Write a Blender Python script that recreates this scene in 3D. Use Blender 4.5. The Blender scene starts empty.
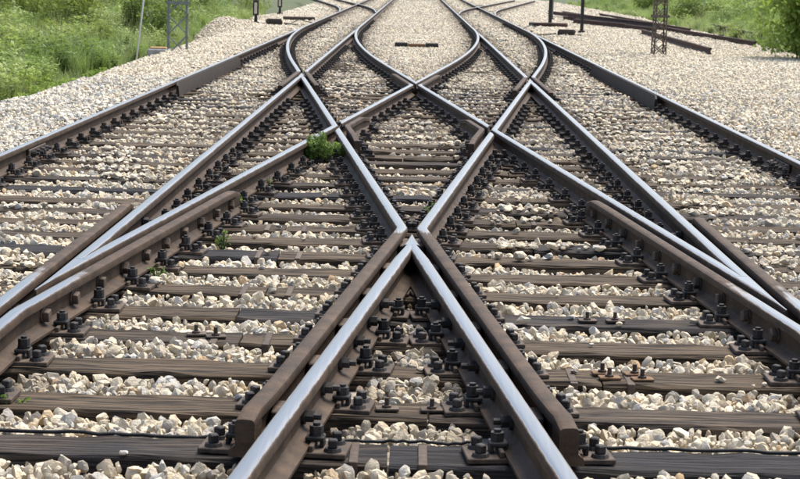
import bpy, bmesh, math, random
import numpy as np
from mathutils import Vector, Matrix

rnd = random.Random(11)
nrs = np.random.RandomState(5)
S = bpy.context.scene
C = S.collection
R = math.radians

# ------------------------------------------------------------------ camera, sky, sun, exposure
CAM_H, CAM_X = 1.399, -0.0025
cam = bpy.data.objects.new('camera', bpy.data.cameras.new('camera'))
C.objects.link(cam)
cam.data.sensor_width = 36.0
cam.data.lens = 1732.24 / 800 * 36
cam.data.clip_start, cam.data.clip_end = 0.1, 6000
PITCH, YAW, ROLL = 0.149876, -0.006614, 0.025651
def cam_dir(x, y):
    c, s = math.cos(ROLL), math.sin(ROLL)
    x, y, f = c*x[0] - s*x[1], s*x[0] + c*x[1], y
    cp, sp = math.cos(PITCH), math.sin(PITCH)
    d = (x, cp*f + sp*y, -sp*f + cp*y)
    cy, sy = math.cos(YAW), math.sin(YAW)
    return Vector((cy*d[0] + sy*d[1], -sy*d[0] + cy*d[1], d[2]))
rx, ux, fx = cam_dir((1, 0), 0), cam_dir((0, 1), 0), cam_dir((0, 0), 1)
cam.matrix_world = Matrix(((rx.x, ux.x, -fx.x, CAM_X), (rx.y, ux.y, -fx.y, 0), (rx.z, ux.z, -fx.z, CAM_H), (0, 0, 0, 1)))
cam.data.dof.use_dof = True
cam.data.dof.focus_distance = 9.5
cam.data.dof.aperture_fstop = 13.0
S.camera = cam

SUN_EL, SUN_AZ = R(60), R(38)          # azimuth from +Y (straight ahead) towards +X
w = bpy.data.worlds.new('World'); S.world = w; w.use_nodes = True
wn = w.node_tree
bg = wn.nodes['Background']; bg.inputs[1].default_value = 0.148
sky = wn.nodes.new('ShaderNodeTexSky'); sky.sky_type = 'NISHITA'; sky.sun_disc = False
sky.sun_elevation, sky.sun_rotation = SUN_EL, SUN_AZ
sky.air_density, sky.dust_density, sky.ozone_density = 1.0, 3.0, 1.0
wn.links.new(sky.outputs[0], bg.inputs[0])
sun = bpy.data.objects.new('sun', bpy.data.lights.new('sun', 'SUN')); C.objects.link(sun)
sun.data.energy = 3.3; sun.data.angle = R(38); sun.data.color = (1.0, 0.945, 0.85)
sd = Vector((math.sin(SUN_AZ)*math.cos(SUN_EL), math.cos(SUN_AZ)*math.cos(SUN_EL), math.sin(SUN_EL)))
sun.rotation_euler = sd.to_track_quat('Z', 'Y').to_euler()
vs = S.view_settings; vs.view_transform = 'Standard'; vs.look = 'None'; vs.gamma = 1; vs.exposure = 0.93
vs.use_curve_mapping = False
S.cycles.max_bounces = 5; S.cycles.diffuse_bounces = 3; S.cycles.glossy_bounces = 2; S.cycles.transmission_bounces = 2; S.cycles.caustics_reflective = False

# ------------------------------------------------------------------ helpers
def tag(o, label=None, cat=None, group=None, kind=None):
    if label: o['label'] = label
    if cat: o['category'] = cat
    if group: o['group'] = group
    if kind: o['kind'] = kind
    return o
def mesh(name, v, f, mats=(), mi=None, smooth=False):
    m = bpy.data.meshes.new(name); m.from_pydata([tuple(q) for q in v], [], f)
    for a in mats: m.materials.append(a)
    if mi is not None: m.polygons.foreach_set('material_index', mi)
    if smooth: m.polygons.foreach_set('use_smooth', [True]*len(m.polygons))
    m.update(); return m
def link(name, m, parent=None, loc=(0, 0, 0), rz=0):
    o = bpy.data.objects.new(name, m); C.objects.link(o)
    o.location = loc
    if rz: o.rotation_euler = (0, 0, rz)
    if parent: o.parent = parent
    return o
class MB:
    def __init__(s): s.v, s.f = [], []
    def add(s, v, f):
        n = len(s.v); s.v += [tuple(q) for q in v]; s.f += [tuple(i + n for i in q) for q in f]; return s
    def box(s, c, d, bev=0.0, rot=None):
        x, y, z = [q/2 for q in d]
        if bev:
            bm = bmesh.new(); bmesh.ops.create_cube(bm, size=1)
            bmesh.ops.scale(bm, vec=d, verts=bm.verts)
            bmesh.ops.bevel(bm, geom=bm.edges[:], offset=bev, segments=1, affect='EDGES')
            bm.verts.index_update()
            v = [q.co.copy() for q in bm.verts]; f = [[q.index for q in p.verts] for p in bm.faces]; bm.free()
        else:
            v = [Vector((i*x, j*y, k*z)) for i in (-1, 1) for j in (-1, 1) for k in (-1, 1)]
            f = [(0, 1, 3, 2), (4, 6, 7, 5), (0, 4, 5, 1), (2, 3, 7, 6), (0, 2, 6, 4), (1, 5, 7, 3)]
        if rot is not None: v = [rot @ q for q in v]
        return s.add([q + Vector(c) for q in v], f)
    def cyl(s, a, b, r, n=8, r2=None, cap=True):
        a, b = Vector(a), Vector(b); r2 = r if r2 is None else r2
        d = (b - a).normalized(); u = d.orthogonal().normalized(); t = d.cross(u)
        v = []
        for p, q in ((a, r), (b, r2)):
            for i in range(n):
                an = 2*math.pi*(i + .5)/n
                v.append(p + (u*math.cos(an) + t*math.sin(an))*q)
        f = [(i, (i + 1) % n, n + (i + 1) % n, n + i) for i in range(n)]
        if cap: f += [tuple(range(n))[::-1], tuple(range(n, 2*n))]
        return s.add(v, f)
    def tube(s, pts, r, n=6):
        pts = [Vector(p) for p in pts]; rings = []
        for i, p in enumerate(pts):
            d = (pts[min(i + 1, len(pts) - 1)] - pts[max(i - 1, 0)]).normalized()
            u = d.cross(Vector((0.12, 0.05, 1))).normalized(); t = d.cross(u)
            rr = r[i] if isinstance(r, (list, tuple)) else r
            rings.append([p + (u*math.cos(2*math.pi*k/n) + t*math.sin(2*math.pi*k/n))*rr for k in range(n)])
        f = []
        for i in range(len(pts) - 1):
            for k in range(n):
                f.append((i*n + k, i*n + (k + 1) % n, (i + 1)*n + (k + 1) % n, (i + 1)*n + k))
        f += [tuple(range(n))[::-1], tuple(range((len(pts) - 1)*n, len(pts)*n))]
        return s.add([q for g in rings for q in g], f)
    def mesh(s, name, mat, smooth=False): return mesh(name, s.v, s.f, [mat], None, smooth)
    def build(s, name, mat, parent=None, loc=(0, 0, 0), rz=0, smooth=False):
        return link(name, s.mesh(name, mat, smooth), parent, loc, rz)

def hsh(ix, iy, k=0):
    n = np.sin(ix*127.1 + iy*311.7 + k*74.7)*43758.5453
    return n - np.floor(n)
def vnoise(x, y, k=0):
    x, y = np.asarray(x, float), np.asarray(y, float)
    ix, iy = np.floor(x), np.floor(y); fx_, fy_ = x - ix, y - iy
    fx_, fy_ = fx_*fx_*(3 - 2*fx_), fy_*fy_*(3 - 2*fy_)
    a, b = hsh(ix, iy, k), hsh(ix + 1, iy, k); c, d = hsh(ix, iy + 1, k), hsh(ix + 1, iy + 1, k)
    return (a*(1 - fx_) + b*fx_)*(1 - fy_) + (c*(1 - fx_) + d*fx_)*fy_

# ------------------------------------------------------------------ materials
def newmat(name):
    m = bpy.data.materials.new(name); m.use_nodes = True
    nt = m.node_tree; b = nt.nodes['Principled BSDF']
    return m, nt, b
def N(nt, t, **kw):
    n = nt.nodes.new(t)
    for k, v in kw.items(): setattr(n, k, v)
    return n
def noise(nt, vec, scale, detail=5, rough=.6):
    n = N(nt, 'ShaderNodeTexNoise'); n.inputs['Scale'].default_value = scale
    n.inputs['Detail'].default_value = detail; n.inputs['Roughness'].default_value = rough
    if vec is not None: nt.links.new(vec, n.inputs['Vector'])
    return n.outputs['Fac']
def ramp(nt, fac, stops):
    r = N(nt, 'ShaderNodeValToRGB'); e = r.color_ramp.elements
    while len(e) < len(stops): e.new(.5)
    for q, (p, c) in zip(e, stops): q.position = p; q.color = (*c, 1) if len(c) == 3 else c
    nt.links.new(fac, r.inputs[0]); return r.outputs[0]
def mix(nt, fac, a, b, mode='MIX'):
    n = N(nt, 'ShaderNodeMix', data_type='RGBA', blend_type=mode)
    for i, q in ((0, fac), (6, a), (7, b)):
        if isinstance(q, (int, float)): n.inputs[i].default_value = q
        elif isinstance(q, tuple): n.inputs[i].default_value = (*q, 1)
        else: nt.links.new(q, n.inputs[i])
    return n.outputs[2]
def mth(nt, op, a, b=None, c=None, clamp=False):
    n = N(nt, 'ShaderNodeMath', operation=op, use_clamp=clamp)
    for i, q in enumerate((a, b, c)):
        if q is None: continue
        if isinstance(q, (int, float)): n.inputs[i].default_value = q
        else: nt.links.new(q, n.inputs[i])
    return n.outputs[0]
def bump(nt, b, h, strength=.4, dist=.004):
    n = N(nt, 'ShaderNodeBump'); n.inputs['Strength'].default_value = strength; n.inputs['Distance'].default_value = dist
    nt.links.new(h, n.inputs['Height']); nt.links.new(n.outputs[0], b.inputs['Normal'])
def coords(nt, kind='Object', scale=None):
    t = N(nt, 'ShaderNodeTexCoord').outputs[kind]
    if scale:
        m = N(nt, 'ShaderNodeMapping'); m.inputs['Scale'].default_value = scale; nt.links.new(t, m.inputs[0]); t = m.outputs[0]
    return t
def objrand(nt): return N(nt, 'ShaderNodeObjectInfo').outputs['Random']
def attr(nt, name, kind='GEOMETRY'):
    a = N(nt, 'ShaderNodeAttribute', attribute_type=kind, attribute_name=name); return a.outputs['Fac']

def mat_rail():
    m, nt, b = newmat('rail_steel')
    g = N(nt, 'ShaderNodeNewGeometry').outputs['Position']
    n1 = noise(nt, g, 9, 6, .65); n2 = noise(nt, g, 70, 4, .6)
    mp = N(nt, 'ShaderNodeMapping'); mp.inputs['Scale'].default_value = (60, 1.2, 20); nt.links.new(g, mp.inputs[0])
    st = noise(nt, mp.outputs[0], 1.5, 4, .6)
    rust = ramp(nt, n1, [(.28, (.026, .017, .012)), (.48, (.052, .034, .0225)), (.62, (.078, .050, .032)), (.78, (.130, .078, .040))])
    rust = mix(nt, mth(nt, 'MULTIPLY', n2, .45), rust, (.062, .047, .035))
    mq = N(nt, 'ShaderNodeMapping'); mq.inputs['Scale'].default_value = (5, 5, 38); nt.links.new(g, mq.inputs[0])
    gr = noise(nt, mq.outputs[0], 1.0, 5, .7)
    rust = mix(nt, mth(nt, 'MULTIPLY', mth(nt, 'SUBTRACT', gr, .52), 3.5, clamp=True), rust, (.022, .018, .015))
    rust = mix(nt, mth(nt, 'MULTIPLY', mth(nt, 'SUBTRACT', noise(nt, g, 28, 6, .75), .60), 3.0, clamp=True), rust, (.135, .084, .046))
    steel = ramp(nt, st, [(.3, (.235, .232, .226)), (.7, (.285, .282, .276))])
    pol = attr(nt, 'polish')
    k = mth(nt, 'ADD', pol, mth(nt, 'ADD', mth(nt, 'MULTIPLY', mth(nt, 'SUBTRACT', n1, .5), .55), mth(nt, 'MULTIPLY', mth(nt, 'SUBTRACT', st, .5), .5)))
    k = mth(nt, 'MULTIPLY', mth(nt, 'SUBTRACT', k, .42), 3.2, clamp=True)
    nt.links.new(mix(nt, k, rust, steel), b.inputs['Base Color'])
    nt.links.new(k, b.inputs['Metallic'])
    rr = N(nt, 'ShaderNodeMapRange'); nt.links.new(k, rr.inputs[0]); rr.inputs[3].default_value = .72; rr.inputs[4].default_value = .30
    nt.links.new(mth(nt, 'ADD', rr.outputs[0], mth(nt, 'MULTIPLY', mth(nt, 'SUBTRACT', st, .5), .15)), b.inputs['Roughness'])
    nt.links.new(mth(nt, 'ADD', .16, mth(nt, 'MULTIPLY', k, .34)), b.inputs['Specular IOR Level'])
    bump(nt, b, mth(nt, 'MULTIPLY', n2, mth(nt, 'SUBTRACT', 1.05, k)), .6, .004)
    return m
def mat_wood():
    m, nt, b = newmat('sleeper_wood')
    t = N(nt, 'ShaderNodeTexCoord').outputs['Object']; r = objrand(nt)
    cb = N(nt, 'ShaderNodeCombineXYZ')
    for i in range(3): nt.links.new(mth(nt, 'MULTIPLY', r, 57.0 + 31*i), cb.inputs[i])
    ad = N(nt, 'ShaderNodeVectorMath', operation='ADD'); nt.links.new(t, ad.inputs[0]); nt.links.new(cb.outputs[0], ad.inputs[1])
    def mp(sc):
        q = N(nt, 'ShaderNodeMapping'); q.inputs['Scale'].default_value = sc; nt.links.new(ad.outputs[0], q.inputs[0]); return q.outputs[0]
    grain = noise(nt, mp((1.6, 42, 42)), 1.6, 7, .7)
    crack = noise(nt, mp((.9, 20, 20)), 1.7, 3, .5)
    blot = noise(nt, mp((3, 6, 6)), 1, 5, .6)
    spk = noise(nt, ad.outputs[0], 160, 2, .5)
    col = ramp(nt, grain, [(.28, (.020, .014, .009)), (.5, (.080, .058, .038)), (.75, (.170, .130, .090))])
    tar = ramp(nt, grain, [(.3, (.014, .013, .014)), (.75, (.045, .043, .045))])
    sel = mth(nt, 'ADD', mth(nt, 'MULTIPLY', mth(nt, 'FRACT', mth(nt, 'MULTIPLY', r, 7.3)), .75), mth(nt, 'MULTIPLY', blot, .5))
    col = mix(nt, mth(nt, 'MULTIPLY', mth(nt, 'SUBTRACT', sel, .70), 4.0, clamp=True), col, tar)
    cr = mth(nt, 'MULTIPLY', mth(nt, 'ABSOLUTE', mth(nt, 'SUBTRACT', crack, .5)), 14.0, clamp=True)
    col = mix(nt, cr, (.010, .009, .008), col)
    dust = mth(nt, 'MULTIPLY', mth(nt, 'SUBTRACT', spk, .68), 5.0, clamp=True)
    col = mix(nt, mth(nt, 'MULTIPLY', dust, .5), col, (.30, .26, .21))
    nt.links.new(col, b.inputs['Base Color']); b.inputs['Roughness'].default_value = .85
    b.inputs['Specular IOR Level'].default_value = .15
    bump(nt, b, mth(nt, 'ADD', grain, mth(nt, 'MULTIPLY', cr, .8)), .8, .005)
    return m
def mat_stone():
    m, nt, b = newmat('limestone')
    t = coords(nt); tint = attr(nt, 'tint', 'INSTANCER'); stain = attr(nt, 'stain', 'INSTANCER')
    c = ramp(nt, tint, [(0, (0.337, 0.307, 0.258)), (.07, (0.469, 0.421, 0.336)), (.20, (0.592, 0.525, 0.396)), (.38, (0.653, 0.554, 0.391)),
                        (.56, (0.734, 0.658, 0.506)), (.70, (0.632, 0.525, 0.359)), (.80, (0.530, 0.505, 0.442)), (.90, (0.469, 0.460, 0.423)), (.96, (0.571, 0.436, 0.267)), (1.0, (0.469, 0.317, 0.175))])
    n1 = noise(nt, t, 2.2, 5, .65)
    c = mix(nt, mth(nt, 'MULTIPLY', mth(nt, 'SUBTRACT', n1, .30), 4.0, clamp=True), mix(nt, .5, c, (.40, .33, .25)), c)
    c = mix(nt, mth(nt, 'MULTIPLY', stain, mth(nt, 'ADD', .55, mth(nt, 'MULTIPLY', n1, .5))), c, (.085, .060, .040))
    nt.links.new(c, b.inputs['Base Color']); b.inputs['Roughness'].default_value = .9
    b.inputs['Specular IOR Level'].default_value = .25
    bump(nt, b, noise(nt, t, 4, 6, .6), .5, .05)
    return m
def mat_bed():
    m, nt, b = newmat('ballast_fines')
    g = N(nt, 'ShaderNodeNewGeometry').outputs['Position']
    vo = N(nt, 'ShaderNodeTexVoronoi'); vo.inputs['Scale'].default_value = 17; nt.links.new(g, vo.inputs['Vector'])
    n1 = noise(nt, g, 2.2, 5, .6)
    se = N(nt, 'ShaderNodeSeparateColor'); nt.links.new(vo.outputs['Color'], se.inputs[0])
    c = ramp(nt, se.outputs[0], [(0, (.16, .135, .105)), (.4, (.36, .32, .26)), (1, (.55, .51, .44))])
    c = mix(nt, mth(nt, 'MULTIPLY', n1, .7), c, (.23, .19, .15))
    nt.links.new(c, b.inputs['Base Color']); b.inputs['Roughness'].default_value = .95
    bump(nt, b, mth(nt, 'SUBTRACT', 1.0, vo.outputs['Distance']), 1.0, .03)
    return m
def mat_simple(name, c1, c2, scale=14, rough=.75, metal=0, bs=.3, bd=.003, rand=0.0):
    m, nt, b = newmat(name)
    n = noise(nt, coords(nt), scale, 5, .65)
    c = ramp(nt, n, [(.3, c1), (.7, c2)])
    if rand:
        hs = N(nt, 'ShaderNodeHueSaturation'); nt.links.new(c, hs.inputs['Color'])
        nt.links.new(mth(nt, 'ADD', 1 - rand, mth(nt, 'MULTIPLY', objrand(nt), 2*rand)), hs.inputs['Value']); c = hs.outputs[0]
    nt.links.new(c, b.inputs['Base Color']); b.inputs['Roughness'].default_value = rough; b.inputs['Metallic'].default_value = metal
    b.inputs['Specular IOR Level'].default_value = .22
    if bs: bump(nt, b, noise(nt, coords(nt), scale*4, 4), bs, bd)
    return m
def mat_leaf(name, cols, trans=.35, rough=.55, kind='attr'):
    m, nt, b = newmat(name)
    if kind == 'attr': r = attr(nt, 'tone')
    else: r = attr(nt, 'tint', 'INSTANCER')
    c = ramp(nt, r, [(i/(len(cols) - 1), q) for i, q in enumerate(cols)])
    nt.links.new(c, b.inputs['Base Color']); b.inputs['Roughness'].default_value = rough
    b.inputs['Specular IOR Level'].default_value = .3
    tr = N(nt, 'ShaderNodeBsdfTranslucent'); nt.links.new(mix(nt, .5, c, (.22, .32, .05)), tr.inputs[0])
    ms = N(nt, 'ShaderNodeMixShader'); ms.inputs[0].default_value = trans
    nt.links.new(b.outputs[0], ms.inputs[1]); nt.links.new(tr.outputs[0], ms.inputs[2])
    nt.links.new(ms.outputs[0], nt.nodes['Material Output'].inputs[0])
    return m
M = dict(
    rail=mat_rail(), wood=mat_wood(), stone=mat_stone(), bed=mat_bed(),
    bolt=mat_simple('oiled_bolt', (.016, .0155, .016), (.052, .045, .040), 45, .6, 0, .4, rand=.35),
    plate=mat_simple('rusty_plate', (.040, .031, .025), (.115, .083, .060), 30, .72, 0, .4, rand=.25),
    rust=mat_simple('orange_rust', (.10, .055, .03), (.20, .12, .065), 40, .8),
    guard=mat_simple('dark_guard', (.016, .012, .010), (.036, .027, .021), 8, .85),
    fast=mat_simple('grimy_iron', (.020, .017, .015), (.060, .047, .038), 25, .7, 0, .3, rand=.3),
    dark=mat_simple('dark_iron', (.018, .018, .018), (.05, .045, .042), 12, .65),
    oldrail=mat_simple('deep_rust', (.028, .018, .015), (.075, .045, .035), 6, .8),
    mastg=mat_simple('mast_green_grey', (.13, .15, .13), (.24, .26, .23), 10, .6),
    mastr=mat_simple('mast_rust', (.085, .065, .05), (.17, .135, .105), 10, .7),
    white=mat_simple('white_paint', (.62, .62, .58), (.78, .78, .74), 10, .5, bs=0),
    orange=mat_simple('ochre_lichen', (.30, .15, .05), (.42, .28, .14), 20, .9),
    conc=mat_simple('concrete', (.22, .22, .21), (.38, .37, .35), 9, .9),
    cable=mat_simple('black_cable', (.012, .012, .012), (.03, .028, .026), 20, .6, bs=0),
    soil=mat_simple('soil', (.045, .034, .024), (.10, .075, .05), 2.5, .95, 0, .8, .04),
    bark=mat_simple('bark', (.05, .04, .03), (.11, .09, .07), 15, .9),
    lens=mat_simple('lamp_glass', (.45, .40, .30), (.60, .52, .40), 20, .3, bs=0),
    grass=mat_leaf('grass_blade', [(.11, .17, .05), (.19, .27, .09), (.27, .35, .14), (.33, .39, .17), (.38, .38, .20)], .5, .5, 'inst'),
    weed=mat_leaf('weed_leaf', [(.05, .10, .02), (.12, .20, .04), (.20, .28, .07)], .4),
    weed2=mat_leaf('verge_leaf', [(.09, .15, .035), (.17, .26, .065), (.27, .35, .10), (.35, .41, .13)], .45, .55, 'inst'),
    dry=mat_leaf('dry_stalk', [(.16, .14, .07), (.24, .21, .11), (.30, .27, .15)], .3, .7, 'inst'),
    leafy=mat_leaf('yellow_leaf', [(.09, .12, .025), (.17, .21, .04), (.25, .28, .06), (.32, .32, .09)], .45),
    leaf=mat_leaf('shrub_leaf', [(.05, .085, .022), (.10, .155, .036), (.175, .225, .056), (.26, .27, .075)], .45),
    leaf2=mat_leaf('bright_leaf', [(.14, .22, .04), (.23, .33, .065), (.33, .42, .10), (.42, .48, .15)], .5),
)
def mat_ground():
    m, nt, b = newmat('grassy_ground')
    g = N(nt, 'ShaderNodeNewGeometry').outputs['Position']
    n1 = noise(nt, g, .5, 6, .6); n2 = noise(nt, g, 7, 5, .7)
    c = ramp(nt, n1, [(.3, (.045, .060, .022)), (.55, (.065, .095, .030)), (.75, (.10, .12, .045))])
    c = mix(nt, mth(nt, 'MULTIPLY', n2, .5), c, (.05, .04, .026))
    nt.links.new(c, b.inputs['Base Color']); b.inputs['Roughness'].default_value = .95
    bump(nt, b, n2, 1.0, .08); return m
M['ground'] = mat_ground()

# ------------------------------------------------------------------ track geometry (rail top z = 0, metres)
T = 0.105104; Y0 = 16.4175; SP = 4.764; GA = 1.505
HH = .0335                                   # half the rail head
GD = GA/2/math.cos(math.atan(T))
XL1, XL2, XR2, XR1 = -SP/2 - GA/2, -SP/2 + GA/2, SP/2 - GA/2, SP/2 + GA/2
YT = 50.0; RC = 2*10.92/T; YS = YT - T*RC       # far switch: arc from YS to YT
def dctr(Y):                                  # centre line of the diagonal that runs to the left track
    if Y <= YS: return -T*(Y - Y0)
    if Y >= YT: return -SP/2
    return -SP/2 + (YT - Y)**2/(2*RC) + ( -T*(YS - Y0) - (-SP/2 + (YT - YS)**2/(2*RC)))*(YT - Y)/(YT - YS)
def gd(Y): return GD if Y <= YS else GD + (GA/2 - GD)*min(1, (Y - YS)/(YT - YS))
DA1 = lambda Y: dctr(Y) - gd(Y)
DA2 = lambda Y: dctr(Y) + gd(Y)
DB1 = lambda Y: -dctr(Y) + gd(Y)
DB2 = lambda Y: -dctr(Y) - gd(Y)
const = lambda c: (lambda Y: c)
L1, L2, R2, R1 = const(XL1), const(XL2), const(XR2), const(XR1)
YB = 66.0
def bctr(Y):
    d = Y - YB
    if d <= 0: return 0
    if d < T*RC: return d*d/(2*RC)
    return T*T*RC/2 + T*(d - T*RC)

_H = [(-.0625, -.149), (-.0625, -.138), (-.022, -.124), (-.0085, -.110), (-.0075, -.055), (-.011, -.046), (-.0325, -.038), (-.0336, -.016), (-.0305, -.0068), (-.0235, -.0019), (-.010, -.0002)]
PROF = _H + [(-x, z) for x, z in _H[::-1]]
POL = [0]*7 + [0, .22, .80, 1.0] + [1.0, .80, .22, 0] + [0]*7
def rail_mesh(name, pts, prof=PROF, pol=POL, mat=None):
    """pts: list of dicts x,y and optional wl,wr (head limits), bl,br (foot limits), p (polish), dz, zs"""
    v, f, pa = [], [], []; n = len(prof)
    for i, q in enumerate(pts):
        a, b = pts[max(i - 1, 0)], pts[min(i + 1, len(pts) - 1)]
        d = Vector((b['x'] - a['x'], b['y'] - a['y'])).normalized()
        nx, ny = d.y, -d.x
        for (px, pz), pp in zip(prof, pol):
            foot = pz < -.10
            lo, hi = (-q.get('bl', .07), q.get('br', .07)) if foot else (-q.get('wl', .05), q.get('wr', .05))
            if q.get('solid') and -.13 < pz < -.04: px = math.copysign(.0325 if pz > -.12 else .05, px)
            x = min(max(px, lo), hi)
            z = pz*q.get('zs', 1) + q.get('dz', 0)
            if not foot: z -= q.get('cut', 0)
            v.append((q['x'] + nx*x, q['y'] + ny*x, z)); pa.append(pp*q.get('p', 1))
    for i in range(len(pts) - 1):
        for k in range(n):
            f.append((i*n + k, i*n + (k + 1) % n, (i + 1)*n + (k + 1) % n, (i + 1)*n + k)[::-1])
    f += [tuple(range(n)), tuple(range((len(pts) - 1)*n, len(pts)*n))[::-1]]
    m = mesh(name, v, f, [mat or M['rail']])
    m.attributes.new('polish', 'FLOAT', 'POINT').data.foreach_set('value', pa)
    bm = bmesh.new(); bm.from_mesh(m); bmesh.ops.recalc_face_normals(bm, faces=bm.faces[:]); bm.to_mesh(m); bm.free()
    m.polygons.foreach_set('use_smooth', [len(p.vertices) == 4 for p in m.polygons])
    m.set_sharp_from_angle(angle=R(32))
    return m
def line(fn, y0, y1, step=.6, **kw):
    n = max(2, int(abs(y1 - y0)/step) + 1)
    return [dict(x=fn(y), y=y, **kw) for y in np.linspace(y0, y1, n)]
RAILSEGS = []                                  # (fn, y0, y1): for stones and fastenings
def rail(label, fn, y0, y1, group=None, name='rail', step=.6, pts=None, z=0, **kw):
    o = link(name, rail_mesh('rail', pts or line(fn, y0, y1, step, **kw)), loc=(0, 0, z))
    tag(o, label, 'rail', group); return o

# --- bolts that pass through the webs
def web_bolt_mesh():
    b = MB(); b.cyl((0, 0, 0), (.012, 0, 0), .030, 10); b.cyl((.012, 0, 0), (.040, 0, 0), .023, 6); b.cyl((.040, 0, 0), (.066, 0, 0), .012, 8)
    return b.mesh('web_bolt', M['bolt'])
WB = web_bolt_mesh()
def web_head_mesh():
    b = MB(); b.cyl((0, 0, 0), (.008, 0, 0), .034, 10); b.box((.022, 0, 0), (.028, .046, .046), .004)
    return b.mesh('bolt_head', M['plate'])
WH = web_head_mesh()
def web_bolts(parent, fn, ys, side, head=False, dz=-.082):
    for y in ys:
        th = math.atan((fn(y + .05) - fn(y - .05))/.1)
        o = link('web_bolt', WH if head else WB, parent, (fn(y) + side*.0085, y, dz))
        o.rotation_euler = (rnd.uniform(0, 1), 0, (math.pi if side < 0 else 0) - th)

def empty(name, loc=(0, 0, 0)): return link(name, None, None, loc)

def wing_path(f1, f2, yc, sg, side, wing_len, feed, flare, polish_past):
    """rail along f1 beyond the crossing point (side opposite the V), then bent parallel to the leg f2. sg=-1: V opens to the camera"""
    off = .112
    # f1 sits on 'side' of f2 there; knee where |f2-f1| = off
    y, st = yc, -sg*.005
    while abs(f2(y) - f1(y)) < off: y += st
    yk = y; far = yk - sg*feed
    P = []
    for yy in np.linspace(far, yk - sg*.12, max(3, int(feed/.5))): P.append(dict(x=f1(yy), y=yy))
    P.append(dict(x=(f1(yk) + f1(yk - sg*.05))/2 , y=yk - sg*.02))
    ye = yk + sg*wing_len
    ys = list(np.linspace(yk + sg*.04, ye - sg*flare, max(4, int(wing_len/.25))))
    for yy in ys:
        d = abs(yy - yk)
        P.append(dict(x=f2(yy) + side*off, y=yy, p=max(0, min(1, 1.35 - d/polish_past))))
    for k in (1/3, 2/3, 1):
        yy = ye - sg*flare*(1 - k)
        P.append(dict(x=f2(yy) + side*(off + .014*k*k), y=yy, p=0))
    P[-1]['cut'] = .022
    yy = ye - sg*.10; kk = .10/(flare/3); P.insert(-1, dict(x=P[-1]['x']*(1 - kk) + P[-2]['x']*kk, y=yy, p=0, solid=1)); P[-1]['solid'] = 1
    for q in P:                                   # feet planed where the wing lies beside the leg
        if (q['y'] - yk)*sg > -.6:
            if side < 0: q['br'] = .054
            else: q['bl'] = .054
    return P, yk, ye

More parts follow.
